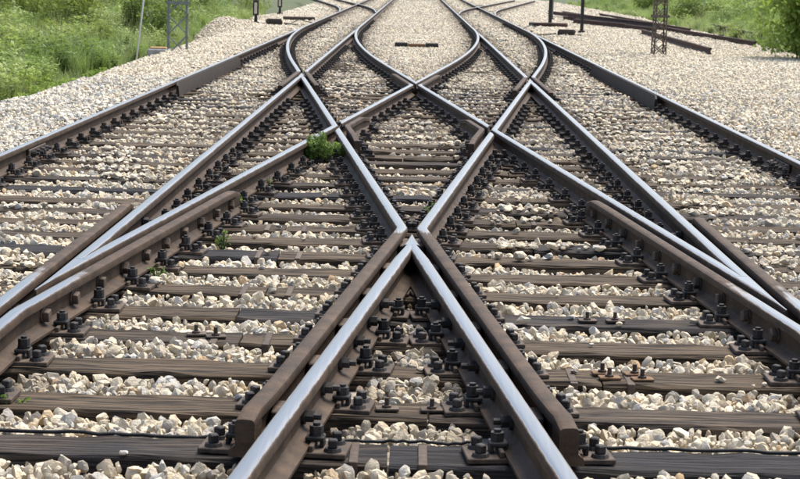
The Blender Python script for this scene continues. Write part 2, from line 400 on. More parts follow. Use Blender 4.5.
def acute(label, fa, fb, yc, sg, legs, wing, feeds, flare, polish_past, bolts=True, group=None, cat='rail crossing', blocks=True):
    """crossing of lines fa, fb at yc; V opens towards sg. Below: left leg / right leg."""
    root = empty('rail_crossing', (0, yc, 0)); tag(root, label, cat, group)
    pr = root.matrix_world
    def part(name, m): return link(name, m, root, (0, -yc, 0))
    ang = abs((fa(yc + .5) - fb(yc + .5)) - (fa(yc - .5) - fb(yc - .5)))
    yv = yc + sg*1.0
    left, right = (fa, fb) if fa(yv) < fb(yv) else (fb, fa)
    jn = HH*2/ang
    ytip = yc - sg*(jn - .05); yj = yc + sg*.026/ang    # the legs start where their running edges allow a narrow head
    # legs
    for fn, wl in ((left, True), (right, False)):
        P = line(fn, yj + sg*.004, yc + sg*legs, .4)
        for q in P:
            s_ = abs(right(q['y']) - left(q['y']))
            lim = max(.034, min(.07, s_/2 - .002))
            q['br' if wl else 'bl'] = lim; q['wr' if wl else 'wl'] = min(.05, s_/2 - .0007)
        part('point_rail', rail_mesh('point_rail', P))
    # nose: solid wedge bounded by the two running edges
    b = []; fcs = []; pa = []
    ys = np.linspace(ytip, yj, 7)
    for i, yy in enumerate(ys):
        lo, hi = left(yy) - HH, right(yy) + HH
        if hi - lo < .012: mid = (hi + lo)/2; lo, hi = mid - .006, mid + .006
        zt = -.004*max(0, 1 - i/2.5) - .0004; c = min(.013, (hi - lo)*.32)
        for x, z, p_ in ((lo - .004, -.149, 0), (lo, -.02, .1), (lo + .002, zt - c*.5, .15), (lo + c, zt, .9), (hi - c, zt, .9), (hi - .002, zt - c*.5, .15), (hi, -.02, .1), (hi + .004, -.149, 0)):
            b.append((x, yy, z)); pa.append(p_)
    n = 8
    for i in range(len(ys) - 1):
        for k in range(n): fcs.append((i*n + k, i*n + (k + 1) % n, (i + 1)*n + (k + 1) % n, (i + 1)*n + k))
    fcs += [tuple(range(n)), tuple(range((len(ys) - 1)*n, len(ys)*n))]
    m = mesh('nose', b, fcs, [M['rail']])
    m.attributes.new('polish', 'FLOAT', 'POINT').data.foreach_set('value', pa)
    bm = bmesh.new(); bm.from_mesh(m); bmesh.ops.recalc_face_normals(bm, faces=bm.faces[:]); bm.to_mesh(m); bm.free()
    part('nose', m)
    # wings: rail of fb beyond the crossing lies on left's side
    info = []
    for f1, f2, side, wl_, feed in ((right, left, -1, wing[0], feeds[0]), (left, right, 1, wing[1], feeds[1])):
        P, yk, ye = wing_path(f1, f2, yc, sg, side, wl_, feed, flare, polish_past)
        part('wing_rail', rail_mesh('wing_rail', P)); info.append((f1, f2, side, yk, ye))
    # filler blocks deep in the flangeway and through bolts
    if blocks:
        for f1, f2, side, yk, ye in info:
            for yy in np.arange(min(yk, ye) + .35, max(yk, ye) - .2, .75):
                bb = MB(); bb.box((f2(yy) + side*.056, yy - yc, -.085), (.092, .16, .045), .004); bb.build('filler_block', M['plate'], root)
    if bolts:
        for f1, f2, side, yk, ye in info:
            ys_ = [yy for yy in np.arange(min(yk, ye) + .3, max(yk, ye) - .12, .42)]
            for yy in ys_:
                th = math.atan((f2(yy + .05) - f2(yy - .05))/.1)
                o = link('web_bolt', WH, root, (f2(yy) + side*(.112 + .009), yy - yc, -.082)); o.rotation_euler = (rnd.uniform(0, 1), 0, (math.pi if side < 0 else 0) - th)
                if abs(right(yy) - left(yy)) > .22:
                    o = link('web_bolt', WB, root, (f2(yy) - side*.009, yy - yc, -.082)); o.rotation_euler = (rnd.uniform(0, 1), 0, (0 if side < 0 else math.pi) - th)
    return root, left, right

YN = Y0 - GD/T; YF = Y0 + GD/T                    # near and far tips of the diamond
YSN = Y0 - (-XL2 - GD)/T; YSF = Y0 + (-XL2 - GD)/T   # where the diagonals cut the inner straight rails
G_SIDE = 'common crossings in the inner rails'
acute('crossing whose sharp steel nose points away, in the bottom centre foreground', DA1, DB1, YN, -1, YN - 3.6, (4.32, 4.32), (.9, .9), .5, .30)
acute('crossing at the far tip of the central diamond, opening away from the camera', DA2, DB2, YF, 1, 2.2, (2.6, 2.6), (1.6, 1.6), .5, .25, bolts=False)
acute('long crossing with wide flat nose at the lower left', L2, DB2, YSN, 1, 2.4, (3.55, 4.25), (2.2, 2.2), .45, 1.15)
acute('long crossing with wide flat nose at the lower right', R2, DA2, YSN, 1, 2.4, (4.25, 3.55), (2.2, 2.2), .45, 1.15)
acute('crossing behind the green weed, left of the central diamond', L2, DA1, YSF, -1, 2.3, (3.3, 3.0), (1.2, 1.2), .6, .3, bolts=False)
acute('far crossing right of the central diamond, opposite the weedy side', R2, DB1, YSF, -1, 2.3, (3.0, 3.3), (1.2, 1.2), .6, .3, bolts=False)

def obtuse(label, fa, fb, s):
    """knee at Y0. s=-1: left (knee points right). fa: outer diagonal in the far half, fb: outer diagonal in the near half"""
    root = empty('knee_crossing', (0, Y0, 0)); tag(root, label, 'rail crossing', 'obtuse crossings at the waist of the diamond')
    def part(name, m): return link(name, m, root, (0, -Y0, 0))
    i = -s                                           # inward direction
    ks = .54
    P = line(fb, Y0 - 1.9, Y0 - .03, .4) + [dict(x=(fa(Y0 + .015) + fb(Y0 - .015))/2, y=Y0)] + line(fa, Y0 + .03, Y0 + 1.9, .4)
    part('knee_rail', rail_mesh('knee_rail', P))
    for fn, other, sg in ((fa, fb, -1), (fb, fa, 1)):
        Q = []
        for d in (.24, .32, .42, .54, .8, 1.3, 1.9):
            yy = Y0 + sg*d
            lim = fn(yy) - other(yy)                  # signed, inward
            clear = abs(lim) - (HH + .045)            # distance centre line -> flangeway edge
            q = dict(x=fn(yy), y=yy)
            kk = 'wl' if i > 0 else 'wr'; kb = 'bl' if i > 0 else 'br'
            q[kk] = min(.05, clear); q[kb] = min(.07, max(.03, clear + .03))
            Q.append(q)
        if sg < 0: Q = Q[::-1]
        part('point_rail', rail_mesh('point_rail', Q))
    for d in (1,):
        def ck(yy): return (fb(yy) if yy > Y0 else fa(yy)) + i*.116
        Q = []
        for yy in (-1.25, -1.0, -.5, -.04, .04, .5, 1.0, 1.35):
            q = dict(x=ck(Y0 + yy) + (i*.008 if yy in (-1.25, 1.35) else 0), y=Y0 + yy, p=0, dz=.004, wl=.026, wr=.026)
            q['bl' if i > 0 else 'br'] = .05
            if yy in (-1.25, 1.35): q['cut'] = .03; q['solid'] = 1
            Q.append(q)
        part('check_rail', rail_mesh('check_rail', Q))
    return root
obtuse('knee crossing beside the green weed at the left waist of the diamond', DA1, DB2, -1)
obtuse('knee crossing at the right waist of the diamond', DB1, DA2, 1)

# --- plain rails between the crossings
e = .004
rail('left outer rail in front, running off the left edge of the photo', L1, 9.5, 14.2, 'outer straight rails')
OUT = []
OUT.append(rail('left outer rail running far back past the grass verge', L1, 14.2 + e, 130, 'outer straight rails'))
rail('right outer rail in front, running off the right edge of the photo', R1, 9.5, 14.6, 'outer straight rails')
OUT.append(rail('right outer rail running far back past the stacked old rails', R1, 14.6 + e, 130, 'outer straight rails'))
def kn(yc, ang, sg): return yc - sg*(.112/ang)      # knee position
rail('inner rail of the left track in front, cut off by the left edge', L2, 4.0, kn(YSN, T, 1) - 2.2 - e) if kn(YSN, T, 1) - 2.2 > 4.4 else None
rail('straight inner rail of the left track between its two crossings', L2, YSN + 2.4 + e, YSF - 2.3 - e, 'inner straight rails')
rail('straight inner rail of the right track between its two crossings', R2, YSN + 2.4 + e, YSF - 2.3 - e, 'inner straight rails')
rail('diagonal rail from lower left crossing up to the left knee', DB2, YSN + 2.4 + e, Y0 - 1.9 - e, 'diagonal rails')
rail('diagonal rail from lower right crossing up to the right knee', DA2, YSN + 2.4 + e, Y0 - 1.9 - e, 'diagonal rails')
ykN = kn(YN, 2*T, -1)
rail('diagonal rail from front centre crossing back to the left knee', DA1, ykN + .9 + e, Y0 - 1.9 - e, 'diagonal rails')
rail('diagonal rail from front centre crossing back to the right knee', DB1, ykN + .9 + e, Y0 - 1.9 - e, 'diagonal rails')
ykF = kn(YF, 2*T, 1)
rail('diagonal rail from left knee to the far tip of the diamond', DB2, Y0 + 1.9 + e, ykF - 1.6 - e, 'diagonal rails')
rail('diagonal rail from right knee to the far tip of the diamond', DA2, Y0 + 1.9 + e, ykF - 1.6 - e, 'diagonal rails')
rail('short diagonal rail between left knee and the crossing behind it', DA1, Y0 + 1.9 + e, YSF - 2.3 - e, 'diagonal rails')
rail('short diagonal rail between right knee and the crossing behind it', DB1, Y0 + 1.9 + e, YSF - 2.3 - e, 'diagonal rails')
ykS = kn(YSF, T, -1) + 1.2 + e
def blade(fn, stock, y0, y1, side):
    """switch blade thinning against the stock rail; side: where the stock rail lies"""
    P = line(fn, y0, y1, .5)
    for q in P:
        sep = abs(stock(q['y']) - q['x']); k = 'wl' if side < 0 else 'wr'; kb = 'bl' if side < 0 else 'br'
        q[k] = min(.05, sep - HH - .002); q[kb] = min(.07, sep - .06)
        if q[k] < -.028: q[k] = -.028
        if q[kb] < -.02: q[kb] = -.02
        q['dz'] = -.003 if sep < .12 else 0
    return P
rail('curved rail swinging into the left outer rail at the far switch', None, 0, 0, 'closure rails at the far switches', 'closure_rail', pts=blade(DA1, L1, ykS, 48.2, -1))
rail('curved rail swinging into the right outer rail at the far switch', None, 0, 0, 'closure rails at the far switches', 'closure_rail', pts=blade(DB1, R1, ykS, 48.2, 1))
rail('straight inner rail of the left track ending at the far switch', None, 0, 0, 'closure rails at the far switches', 'closure_rail', pts=blade(L2, DA2, ykS, 48.2, 1))
rail('straight inner rail of the right track ending at the far switch', None, 0, 0, 'closure rails at the far switches', 'closure_rail', pts=blade(R2, DB2, ykS, 48.2, -1))
rail('curved stock rail sweeping from diamond tip into the left track', DA2, YF + 2.2 + e, 130, 'curved stock rails')
rail('curved stock rail sweeping from diamond tip into the right track', DB2, YF + 2.2 + e, 130, 'curved stock rails')
LBo = lambda Y: XL1 - bctr(Y); LBi = lambda Y: XL2 - bctr(Y)
RBo = lambda Y: XR1 + bctr(Y); RBi = lambda Y: XR2 + bctr(Y)
rail('outer rail of the siding that curves off left in the distance', LBo, YB + 5.4, 130, 'siding rails', z=-.002)
rail('inner rail of the siding that curves off left in the distance', LBi, YB + 5.4, 130, 'siding rails', z=-.002)
rail('outer rail of the siding that curves off right in the distance', RBo, YB + 5.4, 130, 'siding rails', z=-.002)
rail('inner rail of the siding that curves off right in the distance', RBi, YB + 5.4, 130, 'siding rails', z=-.002)

# --- guard rails beside the outer rails
def guard(label, X, i, y0, y1):
    prof = [(i*x, z) for x, z in ((.080, -.175), (.080, -.004), (.084, .012), (.104, .012), (.110, -.002), (.122, -.155), (.122, -.175))]
    P = []
    for y in (y0, y0 + .28, (y0 + y1)/2, y1 - .28, y1):
        end = y in (y0, y1)
        P.append(dict(x=X + (i*.03 if end else 0), y=y, wl=.3, wr=.3, bl=.3, br=.3, cut=.03 if end else 0))
    o = link('guard_rail', rail_mesh('guard_rail', P, prof, [0]*7, M['guard'])); tag(o, label, 'guard rail', 'guard rails beside the outer rails')
    return o
guard('dark guard rail beside the left outer rail', XL1, 1, 21.9, 29.6)
guard('dark guard rail beside the right outer rail', XR1, -1, 21.7, 29.8)

# --- fishplates at the rail joints
def fishplate(o, X, y, i):
    b = MB(); b.box((0, 0, 0), (.022, .62, .072), .006); p_ = b.build('fishplate', M['plate'], o, (X + i*.024, y, -.084))
    for q in (-.24, -.09, .09, .24):
        k = link('bolt', WB, p_, (i*.011, q, 0)); k.rotation_euler = (q, 0, 0 if i > 0 else math.pi)
for o, X, y in ((OUT[0], XL1, 14.2), (OUT[1], XR1, 14.6)):
    for i in (-1, 1): fishplate(o, X, y, i)

# ------------------------------------------------------------------ sleepers
backs = [5.72, 6.325, 6.935, 7.515, 8.08, 8.67, 9.25, 9.80, 10.345, 10.865, 11.40, 11.94, 12.56, 13.19, 13.78, 14.33, 14.88, 15.40, 15.94]
while backs[-1] < 61: backs.append(backs[-1] + .585)
ROWS = [b - .125 for b in backs]
split_obs = {0: -.06, 2: .77, 3: -.73, 5: -.72, 7: -.75, 8: .72, 9: -.79, 10: .68}
SLEEP = []                                        # (x0, x1, y, ztop)
def sleeper_mesh(L, seed):
    r = random.Random(seed); W, H = .245 + r.uniform(-.008, .008), .155
    n = max(4, int(L/.13)); bv = .009 + r.uniform(0, .008)
    prof = [(-W/2, -H), (-W/2, -bv), (-W/2 + bv, 0), (-.03, .0), (.04, .0), (W/2 - bv, 0), (W/2, -bv), (W/2, -H)]
    v, f = [], []; k = len(prof); bow = r.uniform(-.006, .006)
    for i in range(n + 1):
        x = -L/2 + L*i/n
        if 0 < i < n: x += r.uniform(-.035, .035)
        for j, (y, z) in enumerate(prof):
            jj = (.006 if j in (1, 2, 5, 6) else .0035) if 0 < j < k - 1 else 0
            if j in (5, 6) and r.random() < .05: jj = .016
            v.append((x, y + r.uniform(-jj, jj)*1.3 + bow*math.sin(x*1.3), z + r.uniform(-jj, jj)*.8 - (.003 if j in (3, 4) else 0)))
    for i in range(n):
        for j in range(k):
            f.append((i*k + j, (i + 1)*k + j, (i + 1)*k + (j + 1) % k, i*k + (j + 1) % k)[::-1])
    f += [tuple(range(k))[::-1], tuple(range(n*k, n*k + k))]
    m = mesh('sleeper', v, f, [M['wood']])
    bm = bmesh.new(); bm.from_mesh(m); bmesh.ops.recalc_face_normals(bm, faces=bm.faces[:]); bm.to_mesh(m); bm.free()
    return m
ORD = ['first', 'second', 'third', 'fourth', 'fifth', 'sixth', 'seventh', 'eighth', 'ninth', 'tenth', 'eleventh', 'twelfth', 'thirteenth', 'fourteenth', 'fifteenth', 'sixteenth']
def sleeper_label(i, side):
    if i < 12: return 'weathered timber sleeper, %s half of the %s row from the bottom edge' % (side, ORD[i])
    y = ROWS[i]
    wst = sum(1 for q in ROWS if q < Y0); tip = sum(1 for q in ROWS if q < YF)
    if i < wst: return 'weathered timber sleeper on the %s, %s row in front of the diamond waist' % (side, ORD[wst - 1 - i])
    if i < tip: return 'timber sleeper on the %s, %s row behind the diamond waist' % (side, ORD[min(15, i - wst)])
    if y < 40: return 'timber sleeper half buried in ballast under the %s track, behind the diamond' % side
    return 'distant timber sleeper under the %s track near the far switch' % side

# fastening meshes (local: x across the rail, y along it, z = 0 on the sleeper top)
PZ = .018
def plate_mesh(l, r):
    b = MB(); b.box(((r - l)/2, 0, PZ/2), (l + r, .165, PZ), .003)
    for s, q in ((-1, l), (1, r)):
        if q > .09: b.box((s*.073, 0, PZ + .010), (.016, .15, .022), .003)
    return b.mesh('base_plate', M['plate'])
_pc = {}
def plate_cached(l, r):
    k = (round(l, 2), round(r, 2))
    if k not in _pc: _pc[k] = plate_mesh(*k)
    return _pc[k]
def clip_mesh():
    b = MB(); b.box((.077, 0, PZ + .030), (.062, .062, .016), .004); b.box((.101, 0, PZ + .013), (.014, .05, .026), .003)
    return b.mesh('clip', M['bolt'])
def nut_mesh():
    b = MB(); b.cyl((.080, 0, PZ + .037), (.080, 0, PZ + .042), .027, 10); b.cyl((.080, 0, PZ + .042), (.080, 0, PZ + .072), .0240, 6); b.cyl((.080, 0, PZ + .072), (.080, 0, PZ + .082), .0125, 8)
    return b.mesh('bolt', M['bolt'])
def screw_mesh():
    b = MB(); b.cyl((0, 0, PZ), (0, 0, PZ + .012), .031, 12, .026); b.box((0, 0, PZ + .026), (.030, .030, .030), .004)
    return b.mesh('screw', M['bolt'])
CLIP, NUT, SCREW = clip_mesh(), nut_mesh(), screw_mesh()
def joined_fastening(sides, lo=False):
    b = MB(); l = .17 if -1 in sides else .06; r = .17 if 1 in sides else .06
    b.box(((r - l)/2, 0, PZ/2), (l + r, .165, PZ), 0)
    for s in sides:
        b.box((s*.082, 0, PZ + .022), (.07, .062, .030)); b.cyl((s*.080, .006*s, PZ + .037), (s*.080, .006*s, PZ + .068), .026, 6, .022)
        for q in (-.045, .045): b.box((s*.135, q, PZ + .018), (.034, .034, .036))
    return b.mesh('fastening', M['bolt'] if lo else M['plate'])
JF = {}
for key in ((-1, 1), (-1,), (1,)):
    m = joined_fastening(key); m.materials.clear(); m.materials.append(M['fast']); JF[key] = m
SLZ = -.149 - PZ - .001
def rails_at(y):
    out = []
    for nm, fn, y0, y1 in (('L1', L1, 9.5, 130), ('R1', R1, 9.5, 130), ('L2', L2, 4, 48), ('R2', R2, 4, 48), ('DA1', DA1, 3.6, 48), ('DB1', DB1, 3.6, 48), ('DA2', DA2, 4, 130), ('DB2', DB2, 4, 130)):
        if y0 <= y <= y1: out.append([fn(y), math.atan((fn(y + .1) - fn(y - .1))/.2), nm])
    # wing and check rails only stop the clips on their side
    out.sort(key=lambda q: q[0]); return out
def wings_at(y):
    w_ = []
    def par(f2, side, ya, yb):
        if min(ya, yb) < y < max(ya, yb): w_.append(f2(y) + side*.112)
    k = kn(YN, 2*T, -1); par(DB1, -1, k, k - 4.32); par(DA1, 1, k, k - 4.32)
    k = kn(YF, 2*T, 1); par(DA2, -1, k, k + 2.6); par(DB2, 1, k, k + 2.6)
    k = kn(YSN, T, 1); par(L2, -1, k, k + 3.55); par(DB2, 1, k, k + 4.25); par(R2, 1, k, k + 3.55); par(DA2, -1, k, k + 4.25)
    k = kn(YSF, T, -1); par(L2, -1, k, k - 3.3); par(DA1, 1, k, k - 3.0); par(R2, 1, k, k - 3.3); par(DB1, -1, k, k - 3.0)
    if 21.8 < y < 29.7: w_ += [XL1 + .12, XR1 - .12]
    if Y0 - 1.25 < y < Y0: w_ += [DA1(y) + .116, DB1(y) - .116]
    if Y0 < y < Y0 + 1.35: w_ += [DB2(y) + .116, DA2(y) - .116]
    return w_
FAST_PTS = []
def add_fastenings(sl, y, x0, x1, ztop):
    rs = [q for q in rails_at(y)]; ws = wings_at(y)
    allx = sorted([q[0] for q in rs] + ws)
    for x in ws:
        if abs(x) < 2.9: rs.append([x, 0, 'w'])
    for x, th, nm in rs:
        if not (x0 + .03 < x < x1 - .03): continue
        if abs(x) > .231*y + 1.5: continue
        sides, ext = [], {}
        for s in (-1, 1):
            near = [abs(q - x) for q in allx if (q - x)*s > 1e-6]
            g = min(near) if near else 9
            if g > .33: sides.append(s); ext[s] = .19 if g > .40 else g/2 - .004
            elif g > .215 and y < 20: sides.append(s); ext[s] = g/2 - .004
            else: ext[s] = max(.02, min(.085, g/2 - .003))
        if nm == 'w':
            nr = min((q for q in rails_at(y)), key=lambda q: abs(q[0] - x)); th = nr[1]
        if not sides and nm == 'w': continue
        FAST_PTS.append((x, y, ext[-1], ext[1]))
        loc = Vector((x, y, SLZ + .0005)) - sl.location
        if y < 15.2:
            p_ = link('base_plate', plate_cached(ext[-1], ext[1]), sl, loc, -th)
            for s in sides:
                rz = 0 if s > 0 else math.pi
                tight = ext[s] < .15
                if tight and ext[s] < .105: continue
                jy = rnd.uniform(-.012, .012)
                link('clip', CLIP, p_, (0, jy, 0), rz)
                link('bolt', NUT, p_, (0, jy, rnd.uniform(-.006, .006)), rz)
                if not tight:
                    for q in (-.048, .050):
                        o = link('screw', SCREW, p_, (s*.143, q, 0)); o.rotation_euler = (0, 0, rnd.uniform(0, 1.5))
        elif sides:
            link('fastening', JF[tuple(sides)], sl, loc + Vector((0, rnd.uniform(-.02, .02), 0)), -th + rnd.uniform(-.05, .05))
for i, y in enumerate(ROWS):
    if y < 24.3:
        sx = split_obs.get(i, rnd.choice([-.78, .74, -.1, .1, -.72, .80]) + rnd.uniform(-.05, .05))
        spans = [(-3.75 + rnd.uniform(-.1, .1), sx - .004, 'left'), (sx + .004, 3.75 + rnd.uniform(-.1, .1), 'right')]
    else:
        spans = [(-3.7 + rnd.uniform(-.08, .08), DA2(y) + .42 + rnd.uniform(-.05, .05), 'left'), (DB2(y) - .42 + rnd.uniform(-.05, .05), 3.7 + rnd.uniform(-.08, .08), 'right')]
        if spans[0][1] > spans[1][0] - .01: spans[0] = (spans[0][0], -.005, 'left'); spans[1] = (.005, spans[1][1], 'right')
    for x0, x1, side in spans:
        L = x1 - x0; zt = SLZ
        o = link('sleeper', sleeper_mesh(L, rnd.random()), None, ((x0 + x1)/2, y, zt))
        o.rotation_euler = (0, 0, rnd.uniform(-.006, .006)); tag(o, sleeper_label(i, side), 'sleeper', 'timber sleepers %s side' % side)
        SLEEP.append((x0, x1, y, zt))
        add_fastenings(o, y, x0, x1, zt)
        if y < 14 and i in split_obs:
            xe = x1 - .11 if side == 'left' else x0 + .11
            b = MB(); b.box((0, 0, -.02), (.03, .262, .046), .002); b.build('steel_band', M['plate'], o, (xe - (x0 + x1)/2, 0, .0))

# loose rusty tie plates left on one sleeper
SL = {}
for o in C.objects:
    if o.name.split('.')[0] == 'sleeper': SL.setdefault(round(o.location.y, 2), []).append(o)
def on_sleeper(row, x):
    c = SL[round(ROWS[row], 2)]
    return min(c, key=lambda o: abs(o.location.x - x)) if len(c) else c[0]
def lone_plate(x, y, rz, mat, label):
    b = MB(); b.box((0, 0, .005), (.085, .055, .010), .002)
    o = b.build('tie_plate', M[mat], None, (x, y, SLZ + .002), rz)
    tag(o, label, 'tie plate', 'small tie plates lying on the sleepers')
    for q in (-.001,):
        n = MB(); n.cyl((0, 0, .010), (0, 0, .018), .019, 6); n.cyl((0, 0, .018), (0, 0, .046), .009, 8); n.build('stud', M['plate'], o, (q, 0, 0))
yy = ROWS[2]
lone_plate(.805, yy - .03, .1, 'rust', 'rusty tie plate, front one of the left pair on the right-hand sleeper')
lone_plate(.785, yy + .05, .1, 'rust', 'rusty tie plate, rear one of the left pair on the right-hand sleeper')
lone_plate(.935, yy - .04, .15, 'rust', 'rusty tie plate, front one of the right pair on the right-hand sleeper')
lone_plate(.915, yy + .045, .15, 'rust', 'rusty tie plate, rear one of the right pair on the right-hand sleeper')
yy = ROWS[3]
lone_plate(-.84, yy - .02, .2, 'plate', 'dark tie plate with a stud, right of two on the left sleeper')
lone_plate(-.93, yy + .02, .2, 'plate', 'dark tie plate with a stud, left of two on the left sleeper')
yy = ROWS[4]
lone_plate(.83, yy, .1, 'plate', 'dark tie plate with a stud, left of two on the right sleeper')
lone_plate(.96, yy + .01, .1, 'plate', 'dark tie plate with a stud, right of two on the right sleeper')
yy = ROWS[0]
for x, nm in ((-.075, 'left'), (.09, 'right')):
    lone_plate(x, ROWS[1] - .02, .1, 'plate', 'small dark tie plate inside the front V of rails, %s one' % nm)

def cable(name, label, pts, r=.007):
    P = []
    for (a, b) in zip(pts[:-1], pts[1:]):
        for k in range(6):
            t = k/6; P.append(tuple(a[j]*(1 - t) + b[j]*t + (rnd.uniform(-.004, .004) if j else 0) for j in range(3)))
    P.append(pts[-1]); m = MB(); m.tube(P, r, 6)
    o = m.build(name, M['cable'], smooth=True); tag(o, label, 'cable'); return o
yb = backs[0] + .012
cable('cable', 'thin black cable along the front sleeper at the lower left', [(-1.75, yb, SLZ + .004), (-1.2, yb, SLZ + .006), (-.9, yb - .004, SLZ + .005), (-.62, yb - .01, SLZ + .004)])
cable('cable', 'thin black cable along the front sleeper at the lower right', [(.60, yb - .01, SLZ + .005), (.9, yb, SLZ + .006), (1.3, yb, SLZ + .004), (1.8, yb, SLZ + .005)])
cable('cable', 'black cable slung across the sleeper inside the front V of rails', [(-.25, yb - .01, SLZ + .010), (-.10, yb, SLZ + .004), (.03, yb - .012, SLZ + .012), (.12, yb, SLZ + .004), (.25, yb - .01, SLZ + .012)], .006)

# ------------------------------------------------------------------ ground, ballast
def xedge(Y): return -5.05 - .014*(np.asarray(Y) - 22) - .12*(vnoise(np.asarray(Y)*.6, 8.8, 19) - .5)
def xright(Y): return 8.6 + np.clip((np.asarray(Y) - 36)*.035, 0, 1.6) + .25*(vnoise(np.asarray(Y)*.35, 3.3, 9) - .5)
def level(x, y):
    """height of the ballast surface"""
    x, y = np.asarray(x, float), np.asarray(y, float)
    n = vnoise(x*2.1, y*2.1, 1); n2 = vnoise(x*.7, y*.7, 2)
    z = -.196 + .036*(n - .5) + .03*(n2 - .5)
    inR = ((x > 1.9) & (x < 3.0))
    z = z + np.where(inR, .018 + .03*(vnoise(x*1.3, y*1.1, 8) - .4), 0)
    z = z + np.where((x < -1.75) & (x > -3.0), .013, 0)
    z = z - np.clip((y - 8.5)/3, 0, 1)*.006 + np.clip((y - 20)/8, 0, 1)*.010
    out = np.clip((np.abs(x) - 3.35)/.5, 0, 1); z = z*(1 - out) + out*(-.155 + .05*(n2 - .5) + .03*(n - .5))
    cm = np.clip((y - 25.5)/4, 0, 1)*np.clip((.75 + (y - 25)*.03 - np.abs(x))/.6, 0, 1)
    z = z*(1 - cm) + cm*(-.150 + .04*(n2 - .5))
    far = np.clip((y - 45)/20, 0, 1); z = z*(1 - far*.5) + far*.5*(-.17)
    # left shoulder
    xe = xedge(y); s = np.clip((xe + .35 - x)/1.05, 0, 1)
    z = z - .50*s - np.clip(xe - .7 - x, 0, .6)*.5
    # heap of gravel on the left
    z = z + .62*np.exp(-(((x + 6.1)/.75)**2 + ((y - 53)/2.6)**2))
    z = z + .5*np.exp(-(((x + 7.2)/1.1)**2 + ((y - 74)/6)**2))
    return z
def sheet(name, xs, ys, zf, mat):
    X, Y = np.meshgrid(xs, ys); Z = zf(X, Y); nx, ny = len(xs), len(ys)
    v = np.stack([X, Y, Z], -1).reshape(-1, 3)
    i = np.arange(nx*ny).reshape(ny, nx)
    f = np.stack([i[:-1, :-1], i[:-1, 1:], i[1:, 1:], i[1:, :-1]], -1).reshape(-1, 4)
    m = bpy.data.meshes.new(name); m.from_pydata(v.tolist(), [], f.tolist()); m.materials.append(mat)
    m.polygons.foreach_set('use_smooth', [True]*len(m.polygons)); m.update()
    return link(name, m)
bed = sheet('ballast_bed', np.concatenate([np.arange(-9, 12.01, .16)]), np.concatenate([np.arange(2.5, 30, .16), np.arange(30, 60, .35), np.arange(60, 150.1, 1.2)]),
            lambda x, y: level(x, y) - .042 - np.clip(x - xright(y) - .3, 0, 2)*.35 , M['bed'])
tag(bed, kind='structure')
def gz(x, y):
    x, y = np.asarray(x, float), np.asarray(y, float)
    xe = xedge(y)
    left = -.74 + np.clip((xe - 1.0 - x)*.05, 0, .9) + .16*(vnoise(x*.6, y*.5, 4) - .5)
    right = -.30 + np.clip((x - xright(y))*.07, -.3, 1.2) + .16*(vnoise(x*.6, y*.5, 5) - .5)
    z = np.where(x < 0, left, right)
    core = np.clip(np.minimum((x - xe + .9)/.8, (xright(y) - x)/.8), 0, 1)*((y > -20) & (y < 152))
    return z - core*.6
xs = np.concatenate([[-3000, -1500, -700, -300, -150, -80, -50], np.arange(-34, -12, 1.0), np.arange(-12, 14, .5), np.arange(14, 36, 1.0), [50, 80, 150, 300, 700, 1500, 3000]])
ys = np.concatenate([[-1500, -600, -200, -60, -21], np.arange(-18, 90, 1.0), np.arange(90, 160, 4), [200, 300, 500, 900, 1600, 3500]])
gr = sheet('ground', xs, ys, gz, M['ground']); tag(gr, kind='structure')

# --- stones
def stone_mesh(k, npts=15):
    r = random.Random(100 + k); bm = bmesh.new()
    ax = (1.0, r.uniform(.66, .95), r.uniform(.42, .72))
    for _ in range(npts):
        d = Vector((r.gauss(0, 1), r.gauss(0, 1), r.gauss(0, 1))).normalized()*r.uniform(.86, 1.06)
        bm.verts.new((d.x*ax[0]*.5, d.y*ax[1]*.5, d.z*ax[2]*.5))
    h = bmesh.ops.convex_hull(bm, input=bm.verts[:])
    bmesh.ops.delete(bm, geom=[q for q in h['geom_interior'] if isinstance(q, bmesh.types.BMVert)], context='VERTS')
    bmesh.ops.recalc_face_normals(bm, faces=bm.faces[:])
    m = bpy.data.meshes.new('stone'); bm.to_mesh(m); bm.free(); m.materials.append(M['stone'])
    m.polygons.foreach_set('use_smooth', [True]*len(m.polygons)); m.set_sharp_from_angle(angle=R(33)); return m
NV = 16
SM = [stone_mesh(k, 19 + k % 7) for k in range(NV)]
scol = bpy.data.collections.new('stone_shapes')
for k, m in enumerate(SM):
    o = bpy.data.objects.new('stone_shape_%02d' % k, m); scol.objects.link(o)

def grid_pts(x0, x1, y0, y1, sp):
    nx, ny = int((x1 - x0)/sp), int((y1 - y0)/sp)
    X, Y = np.meshgrid(np.arange(nx), np.arange(ny))
    X = x0 + (X + nrs.uniform(0, 1, X.shape))*sp; Y = y0 + (Y + nrs.uniform(0, 1, Y.shape))*sp
    return X.ravel(), Y.ravel()
railfns = [(L1, 3, 150), (R1, 3, 150), (L2, 3, 50), (R2, 3, 50), (DA1, 3, 50), (DB1, 3, 50), (DA2, 3, 150), (DB2, 3, 150), (LBo, YB, 130), (LBi, YB, 130), (RBo, YB, 130), (RBi, YB, 130)]
DAn, = (np.vectorize(dctr),)
def raildist(x, y):
    d = np.full(x.shape, 9.0)
    dc = DAn(y); g_ = GD
    bc = np.vectorize(bctr)(y)
    for arr, a, b in ((np.full(x.shape, XL1), 0, 150), (np.full(x.shape, XR1), 0, 150), (np.full(x.shape, XL2), 0, 50), (np.full(x.shape, XR2), 0, 50),
                      (dc - g_, 0, 50), (dc + g_, 0, 150), (-dc + g_, 0, 50), (-dc - g_, 0, 150),
                      (XL1 - bc, YB, 130), (XL2 - bc, YB, 130), (XR1 + bc, YB, 130), (XR2 + bc, YB, 130)):
        q = np.abs(x - arr); q[(y < a) | (y > b)] = 9; d = np.minimum(d, q)
    return d
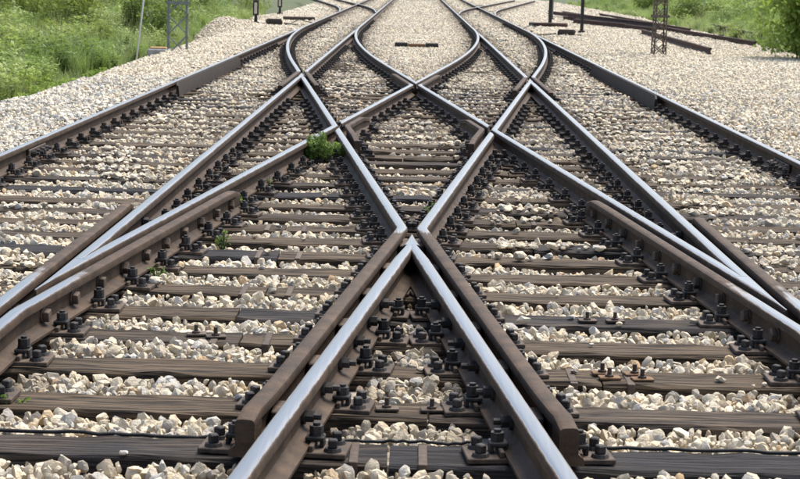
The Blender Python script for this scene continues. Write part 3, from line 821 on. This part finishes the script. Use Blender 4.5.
def wingmask(x, y):
    w_ = np.zeros(x.shape, bool)
    def par(f, side, ya, yb):
        lo, hi = min(ya, yb), max(ya, yb); s = (y > lo) & (y < hi)
        fx_ = np.array([f(q) for q in y[s]]) + side*.112
        w_[s] |= np.abs(x[s] - fx_) < .085
    k = kn(YN, 2*T, -1); par(DB1, -1, k, k - 4.32); par(DA1, 1, k, k - 4.32)
    k = kn(YF, 2*T, 1); par(DA2, -1, k, k + 2.6); par(DB2, 1, k, k + 2.6)
    k = kn(YSN, T, 1); par(L2, -1, k, k + 3.55); par(DB2, 1, k, k + 4.25); par(R2, 1, k, k + 3.55); par(DA2, -1, k, k + 4.25)
    k = kn(YSF, T, -1); par(L2, -1, k, k - 3.3); par(DA1, 1, k, k - 3.0); par(R2, 1, k, k - 3.3); par(DB1, -1, k, k - 3.0)
    w_ |= (y > 21.8) & (y < 29.7) & ((np.abs(x - XL1 - .13) < .1) | (np.abs(x - XR1 + .13) < .1))
    return w_
rowY = np.array(ROWS)
def on_timber(x, y, pad):
    j = np.argmin(np.abs(y[:, None] - rowY[None, :]), 1); near = np.abs(y - rowY[j]) < .122 + pad
    xl = np.array([s[0] for s in SLEEP]); 
    ok = np.zeros(x.shape, bool)
    A = SLEEP_ARR
    for s in (0, 1):
        ok |= (x > A[j, s, 0] - pad) & (x < A[j, s, 1] + pad)
    return near & ok
SLEEP_ARR = np.zeros((len(ROWS), 2, 2))
for k in range(len(ROWS)):
    for s in (0, 1): SLEEP_ARR[k, s] = SLEEP[2*k + s][:2]
def fastmask(x, y):
    F = np.array(FAST_PTS); out = np.zeros(x.shape, bool)
    for fx0, fy0, l, r_ in F:
        pass
    return out
PT = []
def scatter(y0, y1, sp, smin, smax, layer, side=1.6, power=2.2):
    xm = .231*y1 + side
    x, y = grid_pts(max(-9, -xm), min(11, xm), y0, y1, sp)
    keep = np.abs(x) < .231*y + side
    keep &= (x > xedge(y) - 1.05 - .25*(vnoise(y*1.3, y*0, 7))) & (x < xright(y) + .1)
    x, y = x[keep], y[keep]
    sc = smin + (smax - smin)*nrs.uniform(0, 1, x.shape)**power
    d = raildist(x, y)
    tim = on_timber(x, y, 0.0)
    timpad = on_timber(x, y, 0.012)
    z = level(x, y) - layer
    cover = vnoise(x*1.9, y*1.4, 6)                # places where stones spill over the timbers
    lvl = z + sc*.30
    thr = np.where(x > 1.9, .60, .70) - np.clip((y - 12)/30, 0, .14) + np.where(np.abs(x) < 1.6, .12, 0)
    spill = tim & (cover > thr) & (nrs.uniform(0, 1, x.shape) < .38) & (layer == 0) & (d > .3)
    stray = tim & (nrs.uniform(0, 1, x.shape) < .008) & (layer == 0) & (d > .12)
    on = spill | stray
    buried = (np.abs(x) > 3.3) | (np.abs(x) < .9 + (y - 25)*.02) & (y > 27)
    ok = (~timpad) | on | (timpad & buried & (layer == 0))
    ok &= d > .078
    ok &= ~wingmask(x, y)
    # keep stones off the plates
    fa = (d < .20) & tim; ok &= ~fa
    x, y, z, sc, d, on = x[ok], y[ok], z[ok], sc[ok], d[ok], (on | (tim & ~buried))[ok]
    z = np.where(on, -9, z + nrs.uniform(-.012, .012, x.shape))
    tight = d < .13; sc = np.where(tight, sc*.8, sc); z = np.where(tight, z - .012, z)
    stain = np.clip(.95*np.exp(-(d/(.20 + np.clip((y - 22)/20, 0, 1)*.16))**2)*(.45 + .6*vnoise(x*5, y*3, 11)) + .10*(vnoise(x*.8, y*.5, 12) - .2), 0, .9)
    cz = (np.abs(x) < 2.3) & (y > 10) & (y < 26)
    stain = np.clip(stain + np.where(cz, .14*vnoise(x*2.5, y*1.3, 13), 0) + np.where((np.abs(x) < 3.2) & (y > 16), .02 + .10*vnoise(x*.9, y*.25, 14), 0) + np.where(np.abs(x) < 3, .10*vnoise(x*1.7, y*1.2, 15), 0), 0, .92)
    PT.append((x, y, z, sc, stain, np.full(x.shape, layer == 0)))
scatter(4.4, 9.5, .036, .030, .082, 0)
scatter(4.4, 9.5, .048, .045, .075, .035)
scatter(9.5, 18, .039, .034, .086, 0)
scatter(9.5, 18, .055, .050, .080, .035)
scatter(18, 32, .050, .045, .100, 0)
scatter(32, 48, .060, .055, .110, 0, 2.0)
scatter(48, 75, .085, .070, .130, 0, 2.5)
scatter(75, 135, .16, .10, .20, 0, 3)
px_, py_, pz_, ps_, pst, ptop = [np.concatenate(q) for q in zip(*PT)]
ntot = len(px_)
vid = nrs.randint(0, NV, ntot); rot = nrs.uniform(0, 6.28, (ntot, 3)); tint = nrs.uniform(0, 1, ntot)
grey = np.clip((px_ - 4.0)/3, 0, 1)*(nrs.uniform(0, 1, ntot) < .85) + np.clip((-px_ - 2.9)/.5, 0, 1)*(nrs.uniform(0, 1, ntot) < .8)
tint = np.where(grey > .5, np.where(tint < .55, .80 + .16*tint, .5 + .08*tint), tint)
tint = np.where(py_ > 26, .48 + (tint - .48)*.7, tint)
flat = pz_ < -5; rot[flat, :2] = 0
SMIN = np.array([min(q.co.z for q in m.vertices) for m in SM])
pz_ = np.where(flat, SLZ + .0015 - SMIN[vid]*ps_, pz_)
# the 300 that show largest become stones of their own
infr = (np.abs(px_) < .225*py_) & (py_ > 5.35) & ptop
score = np.where(infr, ps_/py_, 0); big = np.argsort(-score)[:300]
for k in big:
    o = link('stone', SM[vid[k]], bed, (px_[k], py_[k], pz_[k])); o.rotation_euler = rot[k]; o.scale = (ps_[k],)*3
    o['tint'] = float(tint[k]); o['stain'] = float(pst[k])
rest = np.ones(ntot, bool); rest[big] = False

def gn_scatter(name, mat_unused, P, rotv, scl, ids, extra, coll, parent=None):
    m = bpy.data.meshes.new(name); n = len(P); m.vertices.add(n); m.vertices.foreach_set('co', np.asarray(P, np.float32).ravel())
    a = m.attributes.new('rot', 'FLOAT_VECTOR', 'POINT'); a.data.foreach_set('vector', np.asarray(rotv, np.float32).ravel())
    a = m.attributes.new('scl', 'FLOAT_VECTOR', 'POINT'); a.data.foreach_set('vector', np.asarray(scl, np.float32).ravel())
    a = m.attributes.new('vid', 'INT', 'POINT'); a.data.foreach_set('value', np.asarray(ids, np.int32))
    for k, q in extra.items():
        a = m.attributes.new(k, 'FLOAT', 'POINT'); a.data.foreach_set('value', np.asarray(q, np.float32))
    m.update()
    o = link(name, m, parent)
    ng = bpy.data.node_groups.new(name, 'GeometryNodeTree')
    ng.interface.new_socket('Geometry', in_out='INPUT', socket_type='NodeSocketGeometry')
    ng.interface.new_socket('Geometry', in_out='OUTPUT', socket_type='NodeSocketGeometry')
    gi, go = ng.nodes.new('NodeGroupInput'), ng.nodes.new('NodeGroupOutput')
    ci = ng.nodes.new('GeometryNodeCollectionInfo'); ci.inputs['Collection'].default_value = coll
    ci.inputs['Separate Children'].default_value = True; ci.inputs['Reset Children'].default_value = True
    ip = ng.nodes.new('GeometryNodeInstanceOnPoints'); ip.inputs['Pick Instance'].default_value = True
    def na(nm, dt):
        q = ng.nodes.new('GeometryNodeInputNamedAttribute'); q.data_type = dt; q.inputs['Name'].default_value = nm
        return q.outputs[0]
    L_ = ng.links.new
    L_(gi.outputs[0], ip.inputs['Points']); L_(ci.outputs[0], ip.inputs['Instance'])
    L_(na('vid', 'INT'), ip.inputs['Instance Index']); L_(na('scl', 'FLOAT_VECTOR'), ip.inputs['Scale'])
    er = ng.nodes.new('FunctionNodeEulerToRotation'); L_(na('rot', 'FLOAT_VECTOR'), er.inputs[0]); L_(er.outputs[0], ip.inputs['Rotation'])
    L_(ip.outputs[0], go.inputs[0])
    md = o.modifiers.new('scatter', 'NODES'); md.node_group = ng
    return o
so = gn_scatter('ballast_stones', None, np.stack([px_, py_, pz_], -1)[rest], rot[rest], np.repeat(ps_[rest][:, None], 3, 1), vid[rest],
                dict(tint=tint[rest], stain=pst[rest]), scol, bed)
tag(so, 'cream and grey crushed limestone ballast between and beside the rails', None, kind='stuff')
print('stones', ntot)

# ------------------------------------------------------------------ vegetation
def clump_mesh(k, n=46):
    r = random.Random(900 + k); v, f = [], []
    for _ in range(n):
        a, q = r.uniform(0, 6.28), r.uniform(0, .20); bx, by = math.cos(a)*q, math.sin(a)*q
        h = r.uniform(.45, 1.0); ln = r.uniform(.08, .48)*h; da = a + r.uniform(-1.2, 1.2)
        wd = r.uniform(.005, .012); px, py = -math.sin(da)*wd, math.cos(da)*wd
        n0 = len(v)
        for t in (0, .4, .75, 1):
            x, y, z = bx + math.cos(da)*ln*t*t, by + math.sin(da)*ln*t*t, h*t*(1 - .22*t*ln/h)
            s = 1 - t*.9
            v += [(x - px*s, y - py*s, z), (x + px*s, y + py*s, z)]
        for i in range(3): f.append((n0 + 2*i, n0 + 2*i + 1, n0 + 2*i + 3, n0 + 2*i + 2))
    return mesh('grass_clump', v, f, [M['grass']])
gcol = bpy.data.collections.new('grass_shapes')
for k in range(6): gcol.objects.link(bpy.data.objects.new('grass_shape_%d' % k, clump_mesh(k)))
def forb_mesh(k):
    r = random.Random(700 + k); v, f = [], []
    for _ in range(26 if k < 3 else 9):
        a, q = r.uniform(0, 6.28), r.uniform(0, .16); bx, by = math.cos(a)*q, math.sin(a)*q
        h = r.uniform(.35, 1.0) if k < 3 else r.uniform(.8, 1.35); ln = r.uniform(.05, .3)*h; da = r.uniform(0, 6.28)
        tx, ty = bx + math.cos(da)*ln, by + math.sin(da)*ln
        n0 = len(v); w_ = .004; v += [(bx - w_, by, 0), (bx + w_, by, 0), (tx + w_*.5, ty, h), (tx - w_*.5, ty, h)]; f.append((n0, n0 + 1, n0 + 2, n0 + 3))
        for t in ([.3, .45, .6, .72, .84, .95, 1.0] if k < 3 else [.78, .84, .90, .95, 1.0]):
            for _k in range(2):
                c = Vector((bx + (tx - bx)*t, by + (ty - by)*t, h*t)); la = r.uniform(0, 6.28); L_ = r.uniform(.06, .13) if k < 3 else r.uniform(.025, .05)
                d = Vector((math.cos(la), math.sin(la), r.uniform(-.2, .7))).normalized(); sd2 = d.cross(Vector((0, 0, 1))).normalized()*L_*(.28 if k < 3 else .2)
                n0 = len(v); v += [c, c + d*L_*.5 + sd2, c + d*L_, c + d*L_*.5 - sd2]; f.append((n0, n0 + 1, n0 + 2, n0 + 3))
    return mesh('forb', v, f, [M['weed2'] if k < 3 else M['dry']])
for k in range(4): gcol.objects.link(bpy.data.objects.new('grass_shape_%d' % (6 + k), forb_mesh(k)))
def grass(name, label, x, y, hs):
    n = len(x); z = gz(x, y) - .02
    rv = np.zeros((n, 3)); rv[:, 2] = nrs.uniform(0, 6.28, n); rv[:, :2] = nrs.normal(0, .12, (n, 2))
    s = hs*nrs.uniform(.7, 1.25, n)
    tn = np.clip(vnoise(x*.7, y*.3, 21)*.75 + .15 + nrs.uniform(-.3, .35, n), 0, 1)
    sc = np.stack([np.clip(s*1.2, .7, 1.6), np.clip(s*1.2, .7, 1.6), s], -1)
    o = gn_scatter(name, None, np.stack([x, y, z], -1), rv, sc, np.where(nrs.uniform(0, 1, n) < .82 - .30*(vnoise(x*.8, y*.5, 33) > .55), nrs.randint(0, 6, n), np.where(nrs.uniform(0, 1, n) < .82, nrs.randint(6, 9, n), 9)), dict(tint=tn), gcol)
    tag(o, label, 'grass', kind='stuff')
x, y = grid_pts(-26, -4.6, 17, 80, .19)
k = (x > -.235*y - 3.2) & (x < xedge(y) - .80 - .6*vnoise(y*.8, y*0 + 1.5, 3)) & (nrs.uniform(0, 1, x.shape) < .12 + .80*vnoise(x*.9, y*.6, 15))
hole = np.exp(-(((x + 6.1)/.9)**2 + ((y - 53)/2.8)**2)) + np.exp(-(((x + 6.4)/.7)**2 + ((y - 33)/1.5)**2))
k &= hole < .5
x, y = x[k], y[k]
grass('grass_verge', 'tall pale green grass along the left edge of the ballast', x, y, .42 + .42*np.clip((xedge(y) - .6 - x)/1.6, 0, 1)*(.5 + .7*vnoise(x*.5, y*.4, 16)))
x, y = grid_pts(7.5, 34, 36, 125, .30)
k = (x < .235*y + 4) & (x > xright(y) + .1 + .5*vnoise(y*.5, y*0 + 4.5, 3)) & (nrs.uniform(0, 1, x.shape) < .3 + .7*vnoise(x*.8, y*.5, 17))
x, y = x[k], y[k]
grass('grass_bank', 'green grass bank behind the old rails on the right', x, y, .35 + .55*np.clip((x - xright(y) - .2)/2.5, 0, 1)*(.4 + .8*vnoise(x*.5, y*.4, 18)))

def leaves(blobs, n, size, seed, aspect=.55):
    """leaf quads spread through the blobs' volume, denser at the surface; local coordinates"""
    r = np.random.RandomState(seed); v, f, tn = [], [], []
    wsum = np.array([b[3]*b[4]*b[5] for b in blobs])**.66; pick = r.choice(len(blobs), n, p=wsum/wsum.sum())
    d = r.normal(0, 1, (n, 3)); d /= np.linalg.norm(d, axis=1)[:, None]
    rad = r.uniform(.25, 1.0, n)**.4*(1 + .25*(r.uniform(0, 1, n) < .12)*r.uniform(0, 1, n))
    B = np.array(blobs)[pick]; P = B[:, :3] + d*rad[:, None]*B[:, 3:6]
    lump = vnoise(P[:, 0]*3 + seed, P[:, 2]*3 + P[:, 1]*2, seed)
    keep = (lump > .30) | (r.uniform(0, 1, n) < .35); P, d, lump = P[keep], d[keep], lump[keep]
    keep = P[:, 2] > .02; P, d, lump = P[keep], d[keep], lump[keep]
    n = len(P)
    nr = d + r.normal(0, .7, (n, 3)) + np.array([0, 0, .5]); nr /= np.linalg.norm(nr, axis=1)[:, None]
    t = np.cross(nr, r.normal(0, 1, (n, 3))); t /= np.linalg.norm(t, axis=1)[:, None]; b = np.cross(nr, t)
    s = size*r.uniform(.6, 1.35, n)[:, None]
    V = np.stack([P - t*s*.5, P + b*s*aspect*.5 + nr*s*.08, P + t*s*.55, P - b*s*aspect*.5 + nr*s*.08], 1).reshape(-1, 3)
    F = np.arange(4*n).reshape(n, 4)
    tone = np.clip(.15 + .5*lump + r.uniform(-.2, .35, n), 0, 1)
    return V, F, np.repeat(tone, 4)
def shrub(label, loc, rxy, h, n, size, seed, mat='leaf', group=None, name='shrub', nb=9, stems=5, cat='shrub'):
    r = random.Random(seed); root = empty(name, loc); tag(root, label, cat, group)
    blobs = []
    for i in range(nb):
        a, q = r.uniform(0, 6.28), r.uniform(0, .75)*rxy; zz = r.uniform(.18, .82)*h
        s = r.uniform(.28, .5)*(1.15 - .45*zz/h)
        blobs.append((math.cos(a)*q*(1.2 - .6*zz/h), math.sin(a)*q*(1.2 - .6*zz/h), zz, s*rxy, s*rxy, s*h*.62))
    V, F, tn = leaves(blobs, n, size, seed)
    m = bpy.data.meshes.new('foliage'); m.from_pydata(V.tolist(), [], F.tolist()); m.materials.append(M[mat])
    m.attributes.new('tone', 'FLOAT', 'POINT').data.foreach_set('value', tn.astype(np.float32))
    link('foliage', m, root)
    for i in range(stems):
        b = blobs[i % nb]; q = MB()
        q.tube([(r.uniform(-.08, .08), r.uniform(-.08, .08), -.1), (b[0]*.4, b[1]*.4, b[2]*.5), (b[0], b[1], b[2] + b[5]*.3)], [.022, .014, .005], 5); q.build('stem', M['bark'], root, smooth=True)
    return root
GL, GR = 'shrubs behind the left grass verge', 'shrubs on the right bank'
def at(x, y): return (x, y, float(gz(np.array([x]), np.array([y]))[0]))
for args in (
    ('leafy shrub at the very top left corner', -11.2, 45, 1.4, 2.0, 3800, 1), ('yellowish green shrub, second from the top left corner', -10.6, 48, 1.5, 2.1, 3800, 2),
    ('green shrub behind the leaning white pole', -9.0, 47, 1.3, 2.0, 3600, 3), ('shrub just left of the green lattice mast', -7.7, 48, 1.1, 1.8, 3200, 4),
    ('shrub just right of the green lattice mast', -6.8, 46, .8, 1.4, 3000, 5), ('low shrub behind the heap of gravel', -8.2, 57, 1.3, 1.9, 3000, 6),
    ('shrub between the heap of gravel and the point lantern', -8.2, 66, 1.4, 1.9, 3000, 7), ('shrub behind the two point lanterns on the left', -7.9, 80, 1.6, 1.9, 3000, 8),
    ('tall shrub in the left background, far behind the grass', -13.5, 60, 1.8, 2.2, 4000, 9), ('broad shrub in the left background above the lattice mast base', -11.2, 64, 1.8, 2.1, 4000, 10)):
    lb, x, y, rr, h, n, sd_ = args
    shrub(lb, at(x, y), rr, h, n, .085, sd_, 'leafy' if sd_ in (2, 3, 8, 9) else 'leaf', GL)
for q, (lb, x, y, rr, h) in enumerate((
    ('low leafy plant at the ballast edge, nearest the left side of the photo', -5.75, 24.6, .45, .55), ('low leafy plant at the ballast edge, second from the left side', -6.0, 27.0, .5, .6),
    ('low leafy plant at the ballast edge, third from the left side', -5.9, 29.2, .45, .45), ('low leafy plant at the ballast edge just before the white pole', -6.0, 32.8, .5, .5),
    ('low leafy plant between white pole and lattice mast', -5.75, 37.6, .45, .55), ('leafy weed patch standing in the middle of the tall grass', -7.9, 36.0, .6, .9),
    ('yellowish weed patch in the tall grass behind the white pole', -7.6, 42.0, .7, 1.0), ('weed patch in the tall grass near the top left', -9.3, 42.5, .8, 1.1))):
    shrub(lb, at(x, y), rr, h, 1100, .06, 70 + q, 'leafy' if q in (5, 6, 7) else 'leaf2', 'low plants along the left verge', 'leafy_plant', 7, 3, 'plant')
shrub('bright green leafy shrub at the right edge, overhanging the ballast', at(8.5, 38.3), 1.55, 2.5, 9500, .13, 31, 'leaf2', None, nb=18, stems=8)
shrub('second bright shrub at the right edge, behind the overhanging one', at(10.2, 42.5), 1.6, 2.6, 6500, .12, 36, 'leaf2', None, nb=12, stems=7)
for args in (('dark low shrub behind the shorter pair of old rails', 13.2, 66, 1.5, 1.3, 3400, 32), ('low shrub on the bank above the rusty lattice mast', 11.6, 72, 1.6, 1.2, 3400, 33),
             ('low shrub on the far bank behind the pile of old rails', 12.2, 90, 1.7, 1.2, 3200, 34), ('wide low shrub at the top of the right bank', 15.5, 80, 2.0, 1.7, 3800, 35)):
    lb, x, y, rr, h, n, sd_ = args
    shrub(lb, at(x, y), rr, h, n, .10, sd_, 'leaf', GR)

def weed(label, x, y, r_, h, n, size, seed, z=None, name='weed'):
    blobs = []
    for _ in range(11 if n > 1000 else 0):
        blobs.append((rnd.uniform(-.6, .6)*r_, rnd.uniform(-.4, .4)*r_, h*rnd.uniform(.2, .55), r_*.36, r_*.36, h*.30))
    for _ in range(11):
        t_ = rnd.uniform(-.95, .95); hh = h*(1 - .6*t_*t_)*rnd.uniform(.35, .95)
        blobs.append((t_*r_, rnd.uniform(-.5, .5)*r_, hh, r_*rnd.uniform(.14, .34), r_*.3, h*rnd.uniform(.12, .26)))
    V, F, tn = leaves(blobs, n, size, seed, .5)
    m = bpy.data.meshes.new('weed'); m.from_pydata(V.tolist(), [], F.tolist()); m.materials.append(M['weed'])
    m.attributes.new('tone', 'FLOAT', 'POINT').data.foreach_set('value', tn.astype(np.float32))
    root = empty(name, (x, y, SLZ - .03 if z is None else z)); tag(root, label, 'plant')
    link('leaves', m, root)
    for i in range(9):
        q = MB(); b = blobs[i]; q.tube([(0, 0, -.03), (b[0]*.5, b[1]*.5, b[2]*.6), (b[0], b[1], b[2] + b[5]*.6)], [.004, .003, .0015], 5); q.build('stem', M['weed'], root)
weed('bushy green weed growing in the left corner of the diamond', -.80, 14.75, .19, .26, 3600, .028, 51)
for lb, x, y, r_, h, n, sd_ in (
    ('small weed sprouting beside the lower left crossing', -1.33, 8.93, .06, .09, 60, 52), ('slim green weed at the bolts of the left wing rail end', -1.10, 10.0, .05, .11, 60, 53),
    ('slim green weed beside the end of the left wing rail', -1.15, 11.5, .05, .14, 70, 54), ('tiny weed at the rail foot left of the bushy weed', -1.08, 12.8, .05, .12, 60, 55),
    ('wispy weed at the left edge beside the rail bolts', -1.44, 6.15, .06, .07, 40, 56), ('small weed between the stones inside the near tip of the diamond', .17, 11.6, .10, .10, 110, 57)):
    weed(lb, x, y, r_, h, n, .022, sd_)

# ------------------------------------------------------------------ lineside things
def lattice(name, label, loc, w0, w1, H, mat, rz, step, base=True, cross=True):
    root = empty(name, loc); root.rotation_euler = (0, 0, rz); tag(root, label, 'mast', 'lattice masts')
    def cw(z): return (w0 + (w1 - w0)*z/H)/2
    for sx in (-1, 1):
        for sy in (-1, 1):
            b = MB(); t = .05*w0
            for a, c in (((t*.8, 0), (t*1.6 + .006, .007)), ((0, t*.8), (.007, t*1.6 + .006))):
                v = []
                for z in (-.3, H):
                    q = cw(max(z, 0))
                    for dx, dy in ((0, 0), (c[0], 0), (c[0], c[1]), (0, c[1])): v.append((sx*(q - dx), sy*(q - dy), z))
                b.add(v, [(0, 1, 2, 3), (4, 7, 6, 5), (0, 4, 5, 1), (1, 5, 6, 2), (2, 6, 7, 3), (3, 7, 4, 0)])
            b.build('leg', M[mat], root)
    nz = int(H/step)
    for i in range(nz):
        za, zb = i*step + .03, (i + 1)*step - .01
        for ax in (0, 1):
            for s in (-1, 1):
                qa, qb = cw(za) - .02, cw(zb) - .02
                for d in ((-1, 1), (1, -1)) if cross else (((-1, 1),) if i % 2 else ((1, -1),)):
                    pa, pb = (d[0]*qa, s*(qa + .018 - .006*(d[0] > 0))), (d[1]*qb, s*(qb + .018 - .006*(d[0] > 0)))
                    if ax: pa, pb = pa[::-1], pb[::-1]
                    b = MB(); b.cyl((*pa, za), (*pb, zb), .011, 4); b.build('brace', M[mat], root)
    for z in (H*.16, H*.5):
        q = cw(z) + .012; b = MB()
        for s in (-1, 1):
            b.box((0, s*q, z), (2*q + .05, .012, .055)); b.box((s*q, 0, z + .003), (.012, 2*q + .02, .055))
        b.build('collar', M[mat], root)
    if base:
        b = MB(); b.box((0, 0, -.25), (w0 + .35, w0 + .35, .42), .02); b.build('footing', M['conc'], root)
    return root
lattice('lattice_mast', 'grey green lattice mast rising from the left verge', (-4.74, 34.5, -.24), .40, .34, 6.5, 'mastg', .15, .40)
lattice('lattice_mast', 'slim rust brown lattice mast standing on the right ballast', (5.40, 38.9, -.18), .30, .15, 5.5, 'mastr', .1, .27, False)
b = MB(); b.tube([(-.02, 0, -.3), (.13, 0, 1.0), (.29, 0, 2.4)], [.018, .018, .016], 8)
tag(b.build('leaning_pole', M['white'], None, (-5.75, 35.6, -.45), smooth=True), 'thin white pole leaning in the grass by the left mast', 'pole')
root = empty('concrete_block', (-5.22, 35.3, -.30)); tag(root, 'low grey concrete block with orange lichen beside the left mast', 'concrete block')
b = MB(); b.box((0, 0, .05), (.44, .36, .22), .03); b.build('block', M['conc'], root)
b = MB(); b.box((-.01, 0, .172), (.34, .30, .028), .012); b.build('lichen_cap', M['orange'], root)

# short dark timber in the far centre
root = empty('iron_trough', (0.0, 39.3, -.155)); tag(root, 'short dark iron block with rusty middle, lying between the tracks', 'iron block')
for x0, x1, mt, nm, h in ((-.49, -.20, 'dark', 'end_block', .135), (-.197, .197, 'rust', 'middle', .115), (.20, .49, 'dark', 'end_block', .135)):
    b = MB(); b.box(((x0 + x1)/2, 0, h/2 - .02), (x1 - x0, .24, h), .012); b.build(nm, M[mt], root)
for x, y, nm, wd in ((.55, 118, 'left of two dark boards lying across the far centre', .9), (4.35, 104, 'dark board lying beyond the right siding switch', 1.0)):
    b = MB(); b.box((0, 0, .02), (wd, .22, .09), .01); tag(b.build('loose_board', M['dark'], None, (x - .9, y, -.15), .03), nm, 'board')
b = MB(); b.box((0, 0, .02), (.9, .22, .09), .01); tag(b.build('loose_board', M['dark'], None, (.75, 121, -.15), -.02), 'right of two dark boards lying across the far centre', 'board')

# old rails lying on the right
def lying(label, p0, p1, z=-.13, tilt=0, mat='oldrail'):
    n = 5; pts = [dict(x=p0[0] + (p1[0] - p0[0])*k/n, y=p0[1] + (p1[1] - p0[1])*k/n, p=0) for k in range(n + 1)]
    pts = pts if pts[0]['y'] < pts[-1]['y'] else pts[::-1]
    mx, my = (p0[0] + p1[0])/2, (p0[1] + p1[1])/2
    for q in pts: q['x'] -= mx; q['y'] -= my
    m = rail_mesh('old_rail', pts, mat=M[mat])
    o = link('old_rail', m, None, (mx, my, z + .149)); tag(o, label, 'old rail', 'old rails lying beside the right track'); return o
lying('short rusty old rail lying right behind the brown lattice mast', (6.95, 54.0), (6.62, 39.3))
lying('long dark old rail running towards the bright shrub', (7.10, 85.5), (8.85, 45.6), -.15)
lying('dark old rail lying farthest right at the foot of the bank', (10.5, 62.7), (9.9, 50.1), -.08)
lying('rusty old rail, front one of the heap behind the right lantern post', (6.20, 68.4), (7.75, 56.5), -.14)
lying('rusty old rail, second of the heap behind the right lantern post', (6.05, 72.4), (7.95, 59.0), -.15)
lying('rusty old rail on top of the heap behind the right lantern post', (6.20, 71.5), (7.90, 57.0), .003)
lying('rusty old rail leaning low in front of the heap of rails', (5.9, 66.0), (7.25, 60.5), -.12)
lying('old rail at the far end of the heap, beside the pale post', (6.0, 80.0), (7.3, 66.0), -.06)
lying('dark old rail lying behind the heap, nearest the grass bank', (8.6, 82.5), (9.05, 57.9), -.16)
for k, (a, b2) in enumerate((((7.2, 47.0), (9.1, 47.3)), ((8.5, 56.0), (10.6, 56.4)))):
    m = MB(); m.box((0, 0, 0), (b2[0] - a[0], .2, .10), .012)
    tag(m.build('old_timber', M['wood'], None, ((a[0] + b2[0])/2, a[1], -.19), .05), ['weathered timber under the long old rail by the shrub', 'weathered timber under the rails at the foot of the bank'][k], 'timber')

# point lanterns and switch gear
def lantern(label, x, y, H, z0=-.17, two=True):
    root = empty('point_lantern', (x, y, z0)); tag(root, label, 'point lantern', 'point lanterns by the far switches')
    b = MB(); b.box((0, 0, .05), (.22, .22, .14), .02); b.build('foot', M['dark'], root)
    b = MB(); b.cyl((0, 0, .1), (0, 0, H*.42), .055, 10, .045); b.build('post', M['dark'], root)
    b = MB(); b.box((0, 0, H*.42 + .22), (.17, .17, .44), .015); b.box((0, 0, H*.42 + .46), (.20, .20, .03), .01); b.cyl((0, 0, H*.42 + .47), (0, 0, H*.42 + .56), .05, 8, .02); b.build('housing', M['dark'], root)
    b = MB(); b.box((0, -.087, H*.42 + .22), (.085, .008, .34), .002); b.build('pane', M['lens'], root)
lantern('point lantern with pale pane beside the left switch machine', -4.97, 53.7, .75)
lantern('farther point lantern on the left, right of the nearer one', -5.35, 67.9, .75)
def post(label, x, y, H, r_, mt):
    root = empty('iron_post', (x, y, -.17)); tag(root, label, 'post')
    b = MB(); b.box((0, 0, H/2), (r_*2, r_*2, H), .01); b.build('shaft', M[mt], root)
    b = MB(); b.box((0, 0, .03), (r_*4, r_*4, .12), .015); b.build('foot', M['dark'], root)
    b = MB(); b.box((0, 0, H - .08), (r_*3, r_*2.6, .12), .01); b.build('cap', M[mt], root)
post('square dark post right of the right switch machine', 5.12, 54.3, 1.35, .05, 'dark')
post('thin dark post behind the tarred log on the right', 4.75, 62.5, 1.25, .06, 'dark')
post('pale green grey post at the far right switch', 5.55, 72.0, 1.7, .045, 'mastg')
def machine(label, x, y, rz):
    root = empty('switch_machine', (x, y, -.17)); root.scale = (1.0, 1.0, .95); root.rotation_euler = (0, 0, rz); tag(root, label, 'switch machine', 'switch machines')
    b = MB(); b.box((0, 0, .12), (.50, .34, .18), .04); b.build('case', M['fast'], root)
    b = MB(); b.box((0, 0, .222), (.44, .30, .03), .01); b.build('lid', M['mastr'], root)
    for s in (-1, 1):
        b = MB(); b.box((s*.38, 0, .05), (.12, .42, .08), .01); b.build('bracket', M['plate'], root)
    b = MB(); b.cyl((.30, .06, .10), (.88, .10, .03), .022, 8); b.build('drive_rod', M['dark'], root)
    b = MB(); b.cyl((.28, -.09, .10), (.86, -.05, .03), .016, 8); b.build('detector_rod', M['dark'], root)
    b = MB(); b.cyl((-.22, -.19, .16), (-.22, -.25, .16), .06, 10); b.build('crank_cover', M['plate'], root)
machine('dark switch machine beside the left far switch', -4.42, 54.0, .1)
machine('dark switch machine beside the right far switch', 4.30, 50.3, math.pi - .06)
b = MB(); b.tube([(-.58, 0, .08), (0, .02, .09), (.50, 0, .08)], [.075, .08, .085], 12)
root = empty('tarred_log', (4.65, 60.5, -.17)); tag(root, 'brown log with black end lying behind the right switch machine', 'log')
b.build('trunk', M['oldrail'], root, smooth=True)
b = MB(); b.cyl((-.78, 0, .08), (-.585, 0, .08), .09, 12); b.build('black_end', M['cable'], root)
b = MB(); b.cyl((.505, 0, .08), (.56, 0, .08), .088, 12); b.build('rusty_end', M['rust'], root)
b = MB(); b.box((0, 0, .08), (1.1, .26, .14), .02); tag(b.build('loose_beam', M['plate'], None, (-4.1, 60.5, -.17), .15), 'low dark beam lying behind the left switch machine', 'beam')
def hose(label, pts):
    m = MB(); m.tube(pts, .016, 6); tag(m.build('hose', M['cable'], None, smooth=True), label, 'cable', 'cables at the switches')
hose('black cable looping from left switch machine to the rail', [(-4.0, 55.5, -.10), (-3.8, 56.3, -.02), (-3.55, 56.6, -.08), (-3.25, 56.4, -.14)])
hose('black cable looping from right switch machine to the rail', [(3.95, 57.6, -.10), (3.75, 57.2, -.02), (3.55, 56.4, -.06), (3.3, 55.8, -.14)])
